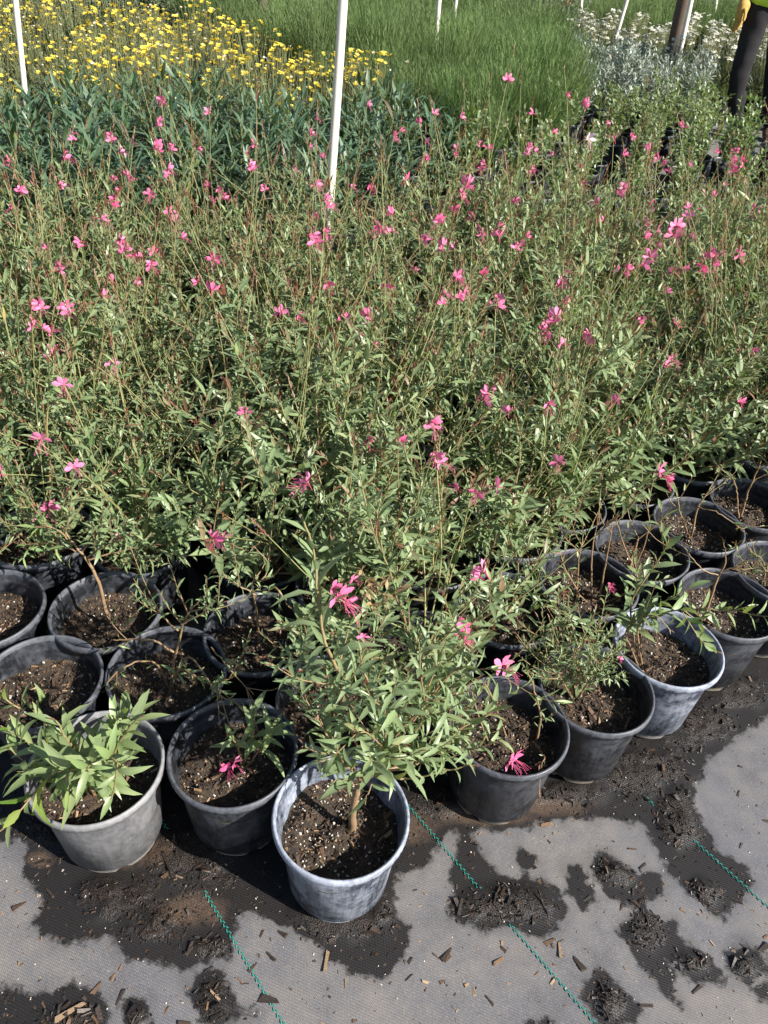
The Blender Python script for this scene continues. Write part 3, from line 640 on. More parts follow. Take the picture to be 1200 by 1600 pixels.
front_plant(PE, 'black pot carrying a low mound of tiny olive leaves at its far rim', [
    ([(905, 1080, .01), (890, 1050, .01), (880, 1008, .02)], .3, .0026, .9, rooted()), ([(907, 1080, .01), (920, 1045, .01), (955, 1022, .02)], .3, .0024, .9, rooted()), ([(905, 1080, .01), (870, 1050, .0), (842, 1020, .01)], .3, .0024, .9, rooted()),
    ([(907, 1080, .01), (905, 1045, .0), (905, 1000, .01)], .3, .0024, .9, rooted()), ([(905, 1080, .01), (930, 1055, -.01), (945, 1042, -.02)], .3, .0022, .9, rooted()), ([(905, 1080, .01), (880, 1060, -.01), (868, 1050, -.02)], .3, .0022, .9, rooted()),
    ([(906, 1080, .01), (895, 1040, .03), (860, 985, .05)], .3, .0022, .9, rooted()), ([(906, 1080, .01), (925, 1040, .04), (930, 985, .06)], .3, .0022, .9, rooted())],
    'g', .026, .0052, POT, 4, twigs=6, tipbuds=2, flowers=[(968, 1028, .02, .014)])
front_plant(PF, 'dusty light blue-grey pot with rounded leaves arching over its far rim', [
    ([(1010, 1020, 0), (985, 985, .0), (990, 935, .01), (1030, 880, .02), (1045, 850, .02)], .35, .0026, .7, rooted(L=.06)), ([(1010, 1022, 0), (1000, 975, -.01), (1060, 955, -.02), (1100, 985, -.03)], .35, .0024, .6, rooted(L=.06)),
    ([(1005, 1020, 0), (980, 990, -.01), (1020, 960, -.03), (1050, 985, -.05)], .4, .0022, .6, rooted(L=.04)), ([(1010, 1018, 0), (1010, 960, .01), (1075, 930, .02)], .4, .0022, .6, rooted())],
    'r', .058, .0145, POT_D, 1, twigs=1, tipbuds=2)
front_plant(PG, 'black pot with a forked bare stem, beside the dusty light blue-grey pot', [
    ([(1110, 945, 0), (1120, 910, 0), (1130, 890, 0), (1165, 880, -.01)], .9, .0034, 1.0, rooted(sp=.02, L=.015)), ([(1124, 900, 0), (1095, 885, .0), (1070, 850, .01)], .6, .002, .9, dict(sp=.02, L=.02)),
    ([(1110, 945, 0), (1090, 950, -.04), (1140, 952, -.06), (1185, 945, -.07)], .4, .0024, .5, rooted(kind='b', L=.05, sp=.012, buds=0)), ([(1124, 900, 0), (1135, 870, .0), (1128, 845, .0)], .7, .0018, .9, dict(sp=.02, L=.018))],
    'g', .03, .02, POT, 2, twigs=1, tipbuds=2)
front_plant(PH, 'black pot with a sprawling low shoot, beyond the forked bare stem', [
    ([(1205, 905, 0), (1190, 880, 0), (1165, 860, 0)], .4, .002, .6, rooted()), ([(1215, 905, 0), (1195, 885, -.02), (1150, 885, -.03)], .4, .002, .6, rooted())], 'g', .03, .012, POT, 3, twigs=2)
front_plant(P1, 'black pot mostly bare inside with a pink-stemmed sprig over its near rim', [
    ([(50, 1130, 0), (60, 1118, -.02), (35, 1105, -.03), (0, 1075, -.02)], .2, .003, .5, rooted()), ([(55, 1128, 0), (65, 1112, -.03), (25, 1122, -.05)], .3, .0024, .5, rooted()), ([(52, 1128, 0), (75, 1105, -.02), (100, 1098, -.02)], .4, .002, .6, rooted(sp=.02))],
    'b', .058, .018, POT, 4, twigs=0, tipbuds=0)
front_plant(P2, 'black pot with bare crooked straw-coloured branches and tufts of tiny leaves', [
    ([(262, 1060, 0), (275, 1010, 0), (285, 965, .0), (305, 935, .0)], .55, .0034, 1.0, rooted(sp=.014)), ([(272, 1020, 0), (245, 1000, .0), (205, 1000, .0), (178, 1002, .0)], .5, .0024, 1.0, dict(sp=.02)),
    ([(262, 1062, 0), (240, 1035, -.0), (190, 1050, -.03), (148, 1095, -.06)], .3, .0026, .9, rooted(sp=.02)), ([(262, 1062, 0), (285, 1045, -.03), (330, 1068, -.06), (375, 1050, -.05)], .3, .0026, .9, rooted()),
    ([(262, 1062, 0), (295, 1030, -.02), (340, 1085, -.08), (400, 1112, -.11)], .6, .0026, 1.0, rooted(sp=.02)), ([(280, 985, 0), (250, 960, .0), (240, 930, .01)], .4, .002, .9, dict()), ([(282, 975, 0), (310, 960, .0), (345, 940, .0)], .4, .002, .9, dict()),
    ([(330, 1012, .0), (350, 1040, -.06), (392, 1088, -.09)], .8, .0018, 1.0, dict(sp=0))],
    'g', .031, .0072, POT, 0, twigs=3, tipbuds=1)
front_plant(P3, 'black pot with one bare leaning brown stem under a loose leafy top', [
    ([(163, 940, 0), (150, 905, .0), (128, 865, .01), (105, 825, .03)], .7, .0042, 1.0, rooted(sp=0, twigs=0)), ([(128, 865, .01), (80, 850, .02), (20, 850, .03)], .1, .002, .8, {}), ([(128, 865, .01), (150, 830, .03), (190, 800, .05)], .1, .002, .8, {}),
    ([(135, 875, .01), (190, 860, .02), (240, 850, .02)], .2, .002, .8, {}), ([(105, 825, .03), (60, 800, .05), (20, 790, .06)], .0, .002, .8, {}), ([(105, 825, .03), (110, 790, .05), (130, 760, .07)], .0, .002, .8, {}), ([(120, 850, .02), (80, 825, .0), (40, 830, .0)], .1, .002, .8, {}),
    ([(135, 870, .01), (160, 850, -.01), (200, 830, .0)], .2, .002, .8, {})],
    'g', .038, .0075, POT, 3, twigs=5, tipbuds=3, flowers=[(75, 795, .06, .036), (65, 808, .06, .03), (178, 840, .02, .022)])
front_plant(P4, 'black pot of red-brown bark beside the leaning brown stem', [
    ([(-20, 950, 0), (-30, 900, .0), (-20, 850, .02)], .5, .003, .9, rooted()), ([(-20, 950, 0), (-50, 890, .0), (-70, 860, .02)], .4, .003, .9, rooted())], 'g', .035, .01, POT, 1, twigs=3)
front_plant(P6, 'black pot with one thin upright bare stem and a few high side twigs', [
    ([(405, 1005, 0), (403, 960, 0), (400, 925, .0), (402, 905, .0)], .85, .003, 1.0, rooted(sp=.02)), ([(401, 930, 0), (370, 910, .0), (345, 895, .01)], .3, .002, .9, {}), ([(401, 932, 0), (430, 920, -.02), (455, 950, -.04)], .3, .002, .8, {}), ([(402, 915, 0), (415, 880, .02), (400, 850, .03)], .2, .002, .8, {})],
    'g', .032, .011, POT, 4, twigs=2)
front_plant(P11, 'black pot half hidden behind the bushy plant, beside the sprig with a hanging blossom', [
    ([(525, 1110, 0), (500, 1060, .0), (470, 1010, .02)], .4, .0024, .8, rooted()), ([(525, 1110, 0), (550, 1060, .02), (560, 1000, .05)], .4, .0024, .8, rooted())], 'g', .035, .011, POT, 0, twigs=3)
front_plant(P5, 'black pot with a cluster of straight cut brown sticks and sparse leaves', [
    ([(940, 935, 0), (945, 880, 0), (958, 805, .01)], .9, .0026, .95, rooted(sp=0)), ([(930, 930, 0), (925, 860, .0), (935, 800, .02)], .9, .0024, .95, rooted(sp=0)), ([(905, 920, 0), (900, 870, .0), (905, 820, .02)], .5, .0024, .7, rooted()),
    ([(915, 925, 0), (880, 880, -.01), (870, 840, .0)], .4, .0024, .7, rooted()), ([(920, 930, 0), (900, 930, -.05), (875, 975, -.08)], .5, .002, .7, rooted()), ([(950, 935, 0), (985, 920, -.03), (1000, 900, -.03)], .4, .002, .7, rooted(kind='r', L=.04))],
    'g', .028, .01, POT, 2, twigs=3, flowers=[(952, 920, -.03, .018), (955, 914, -.03, .016)])
front_plant(P10, 'black pot with leaning twigs and narrow grey-green leaves, behind the straw-twig pot', [
    ([(790, 965, 0), (765, 920, .0), (755, 885, .01)], .6, .0026, .95, rooted()), ([(790, 965, 0), (820, 920, -.01), (830, 880, .0)], .4, .0024, .7, rooted()), ([(790, 965, 0), (840, 950, -.04), (875, 960, -.05)], .4, .002, .6, rooted()), ([(790, 965, 0), (810, 900, .02), (800, 850, .04)], .4, .0024, .7, rooted())],
    'g', .045, .012, POT, 3, twigs=3)
for i, (P_, lab, sts) in enumerate([
    (P7, 'black pot with a short cut stump and thin leafless twigs', [([(990, 875, 0), (992, 850, .0), (995, 835, .0)], .9, .004, 1.0, rooted(sp=0)), ([(995, 875, 0), (1015, 830, .0), (1010, 790, .02)], .5, .002, .8, rooted()), ([(995, 875, 0), (970, 830, .0), (960, 780, .02)], .4, .002, .8, rooted())]),
    (P8, 'black pot crossed by looping bare tan branches', [([(1085, 835, 0), (1090, 790, .0), (1115, 760, .0)], .7, .003, 1.0, rooted()), ([(1085, 835, 0), (1060, 800, .0), (1050, 760, .02)], .5, .0024, 1.0, rooted()), ([(1090, 792, 0), (1120, 800, -.03), (1160, 830, -.05)], .7, .002, 1.0, dict(sp=.03))]),
    (P9, 'black pot with a forked tan stem rising from dark bark', [([(1163, 797, 0), (1172, 760, .0), (1188, 715, .0)], .8, .0034, 1.0, rooted()), ([(1163, 797, 0), (1150, 765, .0), (1140, 735, .0)], .7, .0026, 1.0, rooted()), ([(1175, 755, 0), (1195, 740, .0), (1215, 735, .0)], .7, .002, 1.0, {})])]):
    front_plant(P_, lab, sts, 'g', .028, .013, POT, i + 1, twigs=2, tipbuds=1)

# ------------------------------------------------------------------ lattice of pots behind them
EXPL = np.array([PA, PB, PC, PD, PE, PF, PG, P1, P2, P3, P4, P6, P5, P7, P8, P9, PH, P10, P11])
FRX = [-3, -.95, -.72, -.448, -.227, -.031, .06, .16, .257, .436, .606, .757, .95, 1.3, 3.5]
FRY = [1.45, 1.0, .93, .86, .88, .85, .90, .93, .93, 1.05, 1.18, 1.30, 1.42, 1.7, 3.4]
LA, LB = np.array([.178, .118]), np.array([-.160, .150])
def back_line(x): return np.interp(x, [-3, -1.36, -.77, -.1, .3, .97, 1.58, 3], [2.4, 2.55, 2.75, 3.0, 3.2, 3.35, 3.6, 4.3])
rl = np.random.RandomState(3); cand = []
for i in range(-30, 40):
    for j in range(-10, 40):
        p = np.array(PD) + LA * i + LB * j + rl.uniform(-.012, .012, 2)
        if p[1] < np.interp(p[0], FRX, FRY) or p[1] > back_line(p[0]): continue
        if p[0] < -.62 * p[1] - .42 or p[0] > .62 * p[1] + .42: continue
        if np.min(np.hypot(*(EXPL - p).T)) < .185: continue
        cand.append(p)
cand = np.array(cand); allp = np.vstack([EXPL, cand]); ne = len(EXPL)
for it in range(60):                    # push overlapping pots apart; the measured ones stay put
    d = allp[:, None] - allp[None]; D = np.hypot(d[..., 0], d[..., 1]) + np.eye(len(allp)) * 9
    w = np.clip(.2235 - D, 0, None) * .5; mv = (d / D[..., None] * w[..., None]).sum(1); mv[:ne] = 0; allp += mv
cand = allp[ne:]
POLE_XY = aty(513, 325, 2.80)[:2]
cand = cand[np.argsort(cand[:, 1])]
def mass_label(p, edge, v):
    nf = len(v[2]); bl = 'without an open blossom' if nf == 0 else 'with a single pink blossom' if nf == 1 else 'with a few pink blossoms' if nf < 5 else 'with many pink blossoms'
    if math.hypot(*(p - POLE_XY)) < .32: wh = 'crowding the foot of the tall cream pole'
    elif edge < .2: wh = 'growing directly behind the front pots'
    elif back_line(p[0]) - p[1] < .3: wh = 'along the edge by the blue-green shrubs' if p[0] < .4 else 'along the edge by the light green plants'
    elif edge < .75: wh = 'in the near half of the dense block'
    else: wh = 'in the far half of the dense block'
    return 'leafy gaura %s %s' % (bl, wh), 'gaura %s %s' % (wh, bl)
MP = []
for k, p in enumerate(cand):
    edge = p[1] - np.interp(p[0], FRX, FRY)
    v = GV[rp.randrange(12)]; sc = rp.uniform(.92, 1.1)
    if edge < .10 and rp.random() < .5: v = GS[rp.randrange(4)]
    lab, grp = mass_label(p, edge, v)
    MP.append(plant_gaura(p, lab, grp, v, SOILS[k % 5] if p[1] < 1.75 else None, POT if p[1] < 2.2 else POT_LO, sc, k))
# tall flowering wands that can be picked out one by one
rw = np.random.RandomState(12)
for x, y, s_, nf, z, *o in [(265,335,.040,2,.62),(1058,350,.050,3,.66),(875,440,.042,2,.62),(885,465,.036,1,.60),(775,470,.038,2,.60),(755,432,.036,1,.62),(680,655,.036,2,.58),(685,715,.036,2,.55),(632,685,.030,1,.55),(62,470,.036,2,.6),(105,475,.034,2,.6),(160,462,.034,1,.6),
        (120,725,.032,1,.55),(1037,738,.036,2,.5),(335,405,.036,1,.6),(535,492,.036,1,.6),(508,445,.034,1,.6),(460,492,.032,1,.6),(495,285,.040,2,.64),(793,124,.042,1,.86,.10),(922,216,.052,1,.74,.05,'w'),(1145,255,.038,1,.66),(1180,320,.038,2,.62),(1018,318,.036,1,.62),(340,292,.034,1,.62),
        (720,438,.034,1,.6),(1048,565,.034,1,.58),(875,540,.034,1,.58),(860,628,.034,1,.56),(60,685,.036,1,.56),(385,650,.032,1,.56),(810,378,.036,2,.6),(1155,628,.034,1,.52),(100,600,.032,1,.58),(835,232,.036,1,.68),(676,178,.036,1,.72),(885,150,.03,1,.78,.1),(1060,195,.034,1,.7),(763,228,.034,1,.66),(237,390,.03,1,.6),(180,565,.03,1,.57),(575,690,.03,1,.5)]:
    T = at(x, y, z); k = int(np.argmin(np.hypot(*(cand - T[:2] - [rw.uniform(-.06, .1), rw.uniform(-.15, .0)]).T))); e = MP[k]
    B = np.array([cand[k][0], cand[k][1], SOILZ + .06]); D = nrm(T - B + [0, 0, .1]); ln = o[0] if o else .05
    Q = curve([B, (B + T) / 2 + rw.uniform(-.03, .03, 3) - [0, 0, .02], T - D * .03, T, T + D * ln], 22)
    Mi = (Matrix.LocRotScale(e.location, e.rotation_euler, e.scale)).inverted(); loc = lambda q: np.array(Mi @ Vector(q))
    Ql = np.array([loc(q) for q in Q]); g = Geo(); tube(g, Ql, np.linspace(.0021, .0008, 22), 5, (.4, rw.uniform(0, .2), 1, 1))
    so = ob('stem', g.mesh('wand', M_STEM), e)
    for j in range(7):
        i = 17 + j * 4 // 7 if j < 7 else 20; q = Ql[min(21, i + j // 3)]; d = nrm(nrm(Ql[21] - Ql[18]) * 1.8 + rw.uniform(-1, 1, 3) * .7); ob('bud', BUD[j % 3], so, frame_matrix(q, d, [.1, .2, 1], rw.uniform(.011, .019)))
    tl = loc(T)
    for j in range(nf):
        M = flower_matrix(tl + rw.uniform(-.008, .008, 3) - [0, 0, .014 * j], rw.uniform(-1.7, -.3) - e.rotation_euler.z, s_ * rw.uniform(.95, 1.2), rw.uniform(-.6, .1), rw.uniform(-.5, .5)); ob('flower', FLOWER_W if len(o) > 1 else FLOWERS[rw.randint(6)], so, M)
    for j in range(5):
        i = rw.randint(8, 16); d = nrm(Ql[i + 1] - Ql[i]) + rw.uniform(-.7, .7, 3); ob('leaf', LEAF['g'][rw.randint(8)], so, frame_matrix(Ql[i], d, [0, .1, 1], rw.uniform(.02, .04)))

# ------------------------------------------------------------------ plants of the beds behind
def bed_blue(seed):
    r = np.random.RandomState(seed); gs, gl = Geo(), Geo()
    for s in range(7):
        az = s * 2.4 + r.uniform(-.5, .5); inc = r.uniform(.05, .5); L = r.uniform(.26, .46); h = np.array([math.cos(az), math.sin(az), 0])
        P = curve([h * .01, h * math.sin(inc) * L * .5 + [0, 0, L * .5], h * math.sin(inc) * L * .8 + [0, 0, L]], 10); tube(gs, P, np.linspace(.004, .002, 10), 5, (.4, .1, 1, 1))
        leafy(gl, P, .0125, .145, .0205, r, lo=.25, ang=1.05, red_tip=0, taper=.35)
    return gs.mesh('blue_stems', M_GSTEM), gl.mesh('blue_foliage', M_BLUE)
def head_mesh(name, m, n, cup, seed, wr=.5):
    r = np.random.RandomState(seed); g = Geo()
    for k in range(n):
        a = k * 2 * math.pi / n + r.uniform(-.15, .15); d = np.array([math.cos(a), math.sin(a), cup + r.uniform(-.15, .2)])
        leaves(g, [[0, 0, 0]], d[None], np.array([[0, 0, 1.]]), .5, .5 * wr, .5, 0, r.uniform(-.1, .6), fold=.2, ws=np.array([.4, .75, 1., .9]))
    an = np.arange(8) * math.pi / 4
    V = np.vstack([[[0, 0, .16]], np.stack([.1 * np.cos(an), .1 * np.sin(an), .13 + 0 * an], -1), np.stack([.17 * np.cos(an), .17 * np.sin(an), .03 + 0 * an], -1)])
    g.add(V, [[1 + j, 9 + j, 9 + (j + 1) % 8, 1 + (j + 1) % 8] for j in range(8)], [[0, 1 + j, 1 + (j + 1) % 8] for j in range(8)], (.5, 1, 1, 1))
    return g.mesh(name, m)
YH = [head_mesh('yellow_head', M_YELLOW, 9, .35 + .25 * k, k) for k in range(3)]; PH_ = [head_mesh('faded_head', M_PALE, 7, 1.2, 9)]
WH = [head_mesh('white_head', M_WHITE, 8, .2, 5)]; OH = [head_mesh('orange_head', M_ORANGE, 8, .4, 6)]
def bed_daisy(seed, H, nst, lm, leafL, nfl, rngs):
    r = np.random.RandomState(seed); gs, gl = Geo(), Geo(); fl = []
    for s in range(nst):
        az = r.uniform(0, 6.28); inc = r.uniform(0, .42); L = H * r.uniform(.72, 1.12); h = np.array([math.cos(az), math.sin(az), 0])
        P = curve([h * r.uniform(0, .05), h * math.sin(inc) * L * .45 + [0, 0, L * .55], h * math.sin(inc) * L * .75 + [0, 0, L]], 7); tube(gs, P, np.linspace(.0022, .0013, 7), 4, (.4, r.uniform(0, .3), 1, 1))
        if s < nfl: fl.append((P[-1], r.uniform(0, 6.28), r.uniform(*rngs), r.rand()))
        leafy(gl, P, .035, leafL * .7, leafL * .12, r, lo=.1, hi=.7, red_tip=0)
    for s in range(70):
        az = r.uniform(0, 6.28); inc = r.uniform(.2, 1.1); d = np.array([math.cos(az) * math.sin(inc), math.sin(az) * math.sin(inc), math.cos(inc)])
        leaves(gl, [[math.cos(az) * .02, math.sin(az) * .02, 0]], d[None], np.array([[-d[0] * .3, -d[1] * .3, 1.]]), leafL * r.uniform(1.2, 3), leafL * .14, r.rand(), 0, r.uniform(.1, .8))
    return gs.mesh('daisy_stems', M_GSTEM), gl.mesh('daisy_foliage', lm), fl
def bed_feather(seed, H=.5, m=M_FEATH, n=320, spread=.42):
    r = np.random.RandomState(seed); g = Geo(); az = r.uniform(0, 6.28, n); inc = np.abs(r.normal(0, spread * .6, n)); rad = .07 * np.sqrt(r.rand(n))
    b = np.stack([rad * np.cos(az), rad * np.sin(az), r.uniform(0, .25, n) * H], -1); d = np.stack([np.cos(az) * np.sin(inc), np.sin(az) * np.sin(inc), np.cos(inc)], -1) + r.uniform(-.1, .1, (n, 3))
    L = H * r.uniform(.5, 1.0, n) * (1 - b[:, 2] / H * .6)
    leaves(g, b, d, np.stack([-np.cos(az), -np.sin(az), .4 + 0 * az], -1), L, r.uniform(.0034, .007, n), r.rand(n), 0, r.uniform(.0, .7, n), fold=.5, ws=np.array([.9, 1., .8, .5]))
    # short side plumes along the upper half
    k = r.randint(0, n, n * 3); f = r.uniform(.4, .97, n * 3); p = b[k] + nrm(d[k]) * (L[k] * f)[:, None]; a2 = r.uniform(0, 6.28, n * 3)
    d2 = nrm(d[k]) + .7 * np.stack([np.cos(a2), np.sin(a2), .2 + 0 * a2], -1)
    leaves(g, p, d2, np.tile([0.1, .1, 1.], (n * 3, 1)), r.uniform(.02, .055, n * 3), .0030, r.rand(n * 3), 0, .2, fold=.4)
    return g.mesh('feathery_foliage', m)
def bed_leafy(seed, H, m, L, wr, nst, spacing, inc_=.4):
    r = np.random.RandomState(seed); gs, gl = Geo(), Geo()
    for s in range(nst):
        az = s * 2.4 + r.uniform(-.5, .5); inc = r.uniform(.03, inc_); Lh = H * r.uniform(.7, 1.1); h = np.array([math.cos(az), math.sin(az), 0])
        P = curve([h * .012, h * math.sin(inc) * Lh * .5 + [0, 0, Lh * .5], h * math.sin(inc) * Lh * .9 + [0, 0, Lh]], 8); tube(gs, P, np.linspace(.0024, .0012, 8), 4, (.4, .3, 1, 1))
        leafy(gl, P, spacing, L, L * wr, r, lo=.15, red_tip=0, taper=.3, ang=.9)
        for b in range(2):
            i = r.randint(3, 7); a2 = r.uniform(0, 6.28); d = nrm(np.array([math.cos(a2) * .7, math.sin(a2) * .7, .9])); B = curve([P[i], P[i] + d * H * .12, P[i] + d * H * .22], 5)
            tube(gs, B, .001, 4, (.4, .3, 1, 1)); leafy(gl, B, spacing * .8, L * .8, L * .8 * wr, r, red_tip=0)
    return gs.mesh('bed_stems', M_GSTEM), gl.mesh('bed_foliage', m)

def in_poly(p, P):
    ins = False
    for a, b in zip(P, np.roll(P, -1, 0)):
        if (a[1] > p[1]) != (b[1] > p[1]) and p[0] < (b[0] - a[0]) * (p[1] - a[1]) / (b[1] - a[1]) + a[0]: ins = not ins
    return ins
TAKEN = [tuple(p) for p in allp]
def bed(poly, zc, sp, seed, jit=.03):
    P = np.array([at(x, y, zc)[:2] if y < 1500 else (x, y) for x, y in poly]); r = np.random.RandomState(seed); out = []
    u = nrm(np.array([.66, -.75])); v = np.array([-u[1], u[0]])
    for i in range(-90, 90):
        for j in range(-90, 90):
            p = np.array([0., 6.]) + u * sp * (i + .5 * (j % 2)) + v * sp * .87 * j + r.uniform(-jit, jit, 2)
            if not in_poly(p, P): continue
            if abs(p[0]) > .62 * p[1] + .7: continue
            if any(abs(p[0] - t[0]) < .23 and abs(p[1] - t[1]) < .23 and math.hypot(p[0] - t[0], p[1] - t[1]) < .225 for t in TAKEN): continue
            TAKEN.append(tuple(p)); out.append(p)
    return out
HJ = {}; BEDS = []; STAKES = []
def join_heads(v, heads):
    k = v[0].name
    if k not in HJ:
        src = heads[0]; n = len(src.vertices); co = np.zeros(n * 3); src.vertices.foreach_get('co', co); co = co.reshape(-1, 3); cl = np.zeros(n * 4); src.attributes['tint'].data.foreach_get('color', cl)
        fs = [tuple(p.vertices) for p in src.polygons]; g = Geo()
        for q, az, hs, u in v[2]:
            R_ = np.array((Matrix.Rotation(az, 3, 'Z') @ Matrix.Rotation(.35, 3, 'X'))) * hs
            g.add(co @ R_.T + q, [f for f in fs if len(f) == 4], [f for f in fs if len(f) == 3], cl.reshape(-1, 4))
        HJ[k] = g.mesh('flower_heads', src.materials[0])
    return HJ[k]
def place(pts, name, cat, label, group, variants, zs=(.9, 1.12), heads=None, headp=1.0, alt=None, pot=POT_LO, tilt=.04, join=False):
    for k, p in enumerate(pts):
        v = variants[rp.randrange(len(variants))]; s = rp.uniform(*zs)
        e = potted(name, p, rp.uniform(0, 6.28), label, cat, group, pot, None, s, (rp.uniform(-tilt, tilt), rp.uniform(-tilt, tilt)), k)
        BEDS.append((e, p, group, label))
        M = Matrix.Translation((0, 0, SOILZ - .004))
        if not isinstance(v, tuple): ob('foliage', v, e, M, 'stuff'); continue
        st = ob('stem', v[0], e, M); ob('foliage', v[1], e, M, 'stuff')
        if len(v) > 2:
            if join: ob('flower_heads', join_heads(v, heads), st, kind='stuff'); continue
            for q, az, hs, u in v[2]:
                hm = heads[rp.randrange(len(heads))] if (alt is None or u < headp) else alt[0]
                ob('flower_head', hm, st, Matrix.Translation(q) @ Matrix.Rotation(az, 4, 'Z') @ Matrix.Rotation(.35, 4, 'X') @ Matrix.Scale(hs * (1 if u < headp else .7), 4))
# the poles first, so that pots keep clear of them
def pole(name, label, cat, bot, top, r0, r1, m, group=None):
    g = Geo(); b = np.array(bot, float); t = np.array(top, float); n = 9
    P = np.array([b + (t - b) * k / (n - 1) for k in range(n)]); bow = np.array([.006, .004, 0])[None] * np.sin(np.linspace(0, math.pi, n))[:, None]
    tube(g, P + bow, np.linspace(r0, r1, n), 14, cap=True); o = ob(name, g.mesh(name, m)); tag(o, label, cat, group); TAKEN.append((b[0], b[1])); return o
def pole_px(pt, pb, Y, Ht, *a):         # a stake through two photo points at distance Y
    A, B = aty(*pb, Y), aty(*pt, Y); d = (B - A) / (B[2] - A[2]); return (A - d * (A[2] + .02)), (A + d * (Ht - A[2]))
b_, t_ = pole_px((533, 0), (513, 325), 2.80, 2.3)
for c in list(TAKEN): pass
pole('irrigation_pole', 'tall cream plastic pole standing among the pink-flowered gaura', 'pole', b_, t_, .0150, .0150, M_PVC)
for (pt, pb, Y, Ht, r, lab) in [((22, 0), (34, 110), 4.9, 2.2, .016, 'cream plastic stake in the middle of the yellow flowers'),
        ((685, 0), (679, 78), 6.6, 2.2, .017, 'cream plastic stake at the near side of the feathery green bed'),
        ((712, 0), (709, 28), 8.4, 2.2, .017, 'cream plastic stake where feathery bed meets dark shrubs'),
        ((979, 0), (965, 48), 8.9, 2.2, .018, 'leaning cream stake between the white flowers and silver shrubs'),
        ((1079, 0), (1060, 90), 7.9, 2.2, .022, 'cream stake leaning in front of the weathered wooden post'),
        ((1119, 0), (1116, 19), 11.0, 2.2, .018, 'slim cream stake in the far green bed beyond the wooden post'),
        ((908, 0), (907, 13), 10.2, 2.2, .018, 'cream stake beside the orange flowers')]:
    b_, t_ = pole_px(pt, pb, Y, Ht); STAKES.append(b_[:2]); pole('irrigation_pole', lab, 'pole', b_, t_, r, r, M_PVC, 'cream irrigation stakes in the far beds')
b_, t_ = pole_px((1068, 0), (1052, 75), 8.2, 2.6); pole('wooden_post', 'thick weathered wooden post behind a leaning cream stake', 'post', b_, t_, .062, .058, M_WOOD)
b_, t_ = pole_px((409, 0), (410, 28), 7.6, 2.6); pole('wooden_post', 'dark wooden post at the edge of yellow flowers and feathery bed', 'post', b_, t_, .045, .042, M_WOOD)

BLUE = [bed_blue(900 + k) for k in range(5)]
pts = bed([(-350, 350), (-100, 325), (300, 300), (560, 285), (690, 250), (710, 205), (650, 185), (480, 176), (300, 170), (-350, 172)], .45, .27, 1)
place(pts, 'potted_shrub', 'plant', 'dusky blue-green long-leaved shrub', 'blue-green shrubs', BLUE, (.85, 1.1))
YEL = [bed_daisy(920 + k, .40, 40, M_GREY, .085, 16, (.026, .052)) for k in range(5)]
pts = bed([(-400, 172), (300, 170), (520, 178), (660, 190), (650, 150), (520, 92), (400, 50), (265, 12), (-400, -12)], .52, .28, 2)
place(pts, 'potted_daisy', 'plant', 'yellow daisy plant with thin pale stems', 'yellow daisies', YEL, (.85, 1.15), YH, .66, PH_)
FEA = [bed_feather(940 + k, .50 + .03 * k) for k in range(5)]
pts = bed([(280, 6), (530, 88), (700, 145), (780, 160), (850, 140), (905, 112), (880, 52), (800, 14), (560, -22), (300, -60)], .55, .29, 3)
place(pts, 'potted_grass', 'plant', 'soft feathery plant of the wide bed', 'feathery green plants', FEA, (.9, 1.15))
LIG = [bed_leafy(960 + k, .34, M_LIGHT, .046, .40, 11, .014, .75) for k in range(5)]
pts = bed([(690, 262), (740, 205), (850, 172), (960, 160), (1090, 168), (1120, 150), (1290, 150), (1380, 275), (1100, 285), (900, 300), (740, 280)], .32, .31, 4)
pf = aty(1162, 215, 7.0)
pts = [p for p in pts if min(math.hypot(p[0] - 2.78 + .36 * t, p[1] - 7.0 + .93 * t) for t in (0, .3, .6, .9)) > .40]
place(pts, 'potted_herb', 'plant', 'small light green leafy plant', 'light green plants', LIG, (.8, 1.15))
SIL = [bed_leafy(980 + k, .40, M_SILVER, .05, .28, 16, .010, .7) for k in range(3)]
pts = bed([(845, 165), (960, 152), (1085, 160), (1100, 108), (960, 84), (860, 62)], .45, .29, 5)
place(pts, 'potted_shrub', 'plant', 'silvery grey small-leaved shrub', 'silver shrubs', SIL)
WHI = [bed_daisy(990 + k, .40, 70, M_GREY, .09, 14, (.036, .055)) for k in range(3)]
pts = bed([(880, 62), (960, 84), (1100, 108), (1180, 120), (1300, 118), (1300, 45), (1050, 38), (890, 28)], .5, .29, 6)
pts = [p for p in pts if min(math.hypot(p[0] - 2.78 + .36 * t, p[1] - 7.0 + .93 * t) for t in (0, .3, .6, .9)) > .40]
place(pts, 'potted_daisy', 'plant', 'white-flowered plant with thin stems', 'white-flowered plants', WHI, (.9, 1.1), WH, join=True)
DRK = [bed_leafy(1010 + k, .52, M_DARK, .05, .36, 14, .012, .7) for k in range(3)]
pts = bed([(560, -24), (800, 12), (900, 28), (905, 2), (800, -14), (560, -70)], .6, .34, 7)
pts += bed([(-400, -14), (265, 8), (300, -62), (-400, -110)], .5, .40, 8)
place(pts, 'potted_shrub', 'plant', 'dark green leafy shrub at the back', 'dark shrubs at the back', DRK)
FE2 = FEA[:3]
pts = bed([(900, 26), (1050, 36), (1300, 44), (1300, 8), (1000, -4), (905, 0)], .55, .33, 9)
place(pts, 'potted_grass', 'plant', 'feathery plant of the far narrow bed', 'feathery plants beyond the white flowers', FE2)
ORA = [bed_daisy(1030 + k, .34, 30, M_GREY, .07, 16, (.035, .05)) for k in range(2)]
pts = bed([(860, -2), (1100, 5), (1110, -14), (860, -22)], .5, .36, 10)
place(pts, 'potted_daisy', 'plant', 'orange-flowered plant at the very back', 'orange-flowered plants', ORA, (.9, 1.1), OH, join=True)

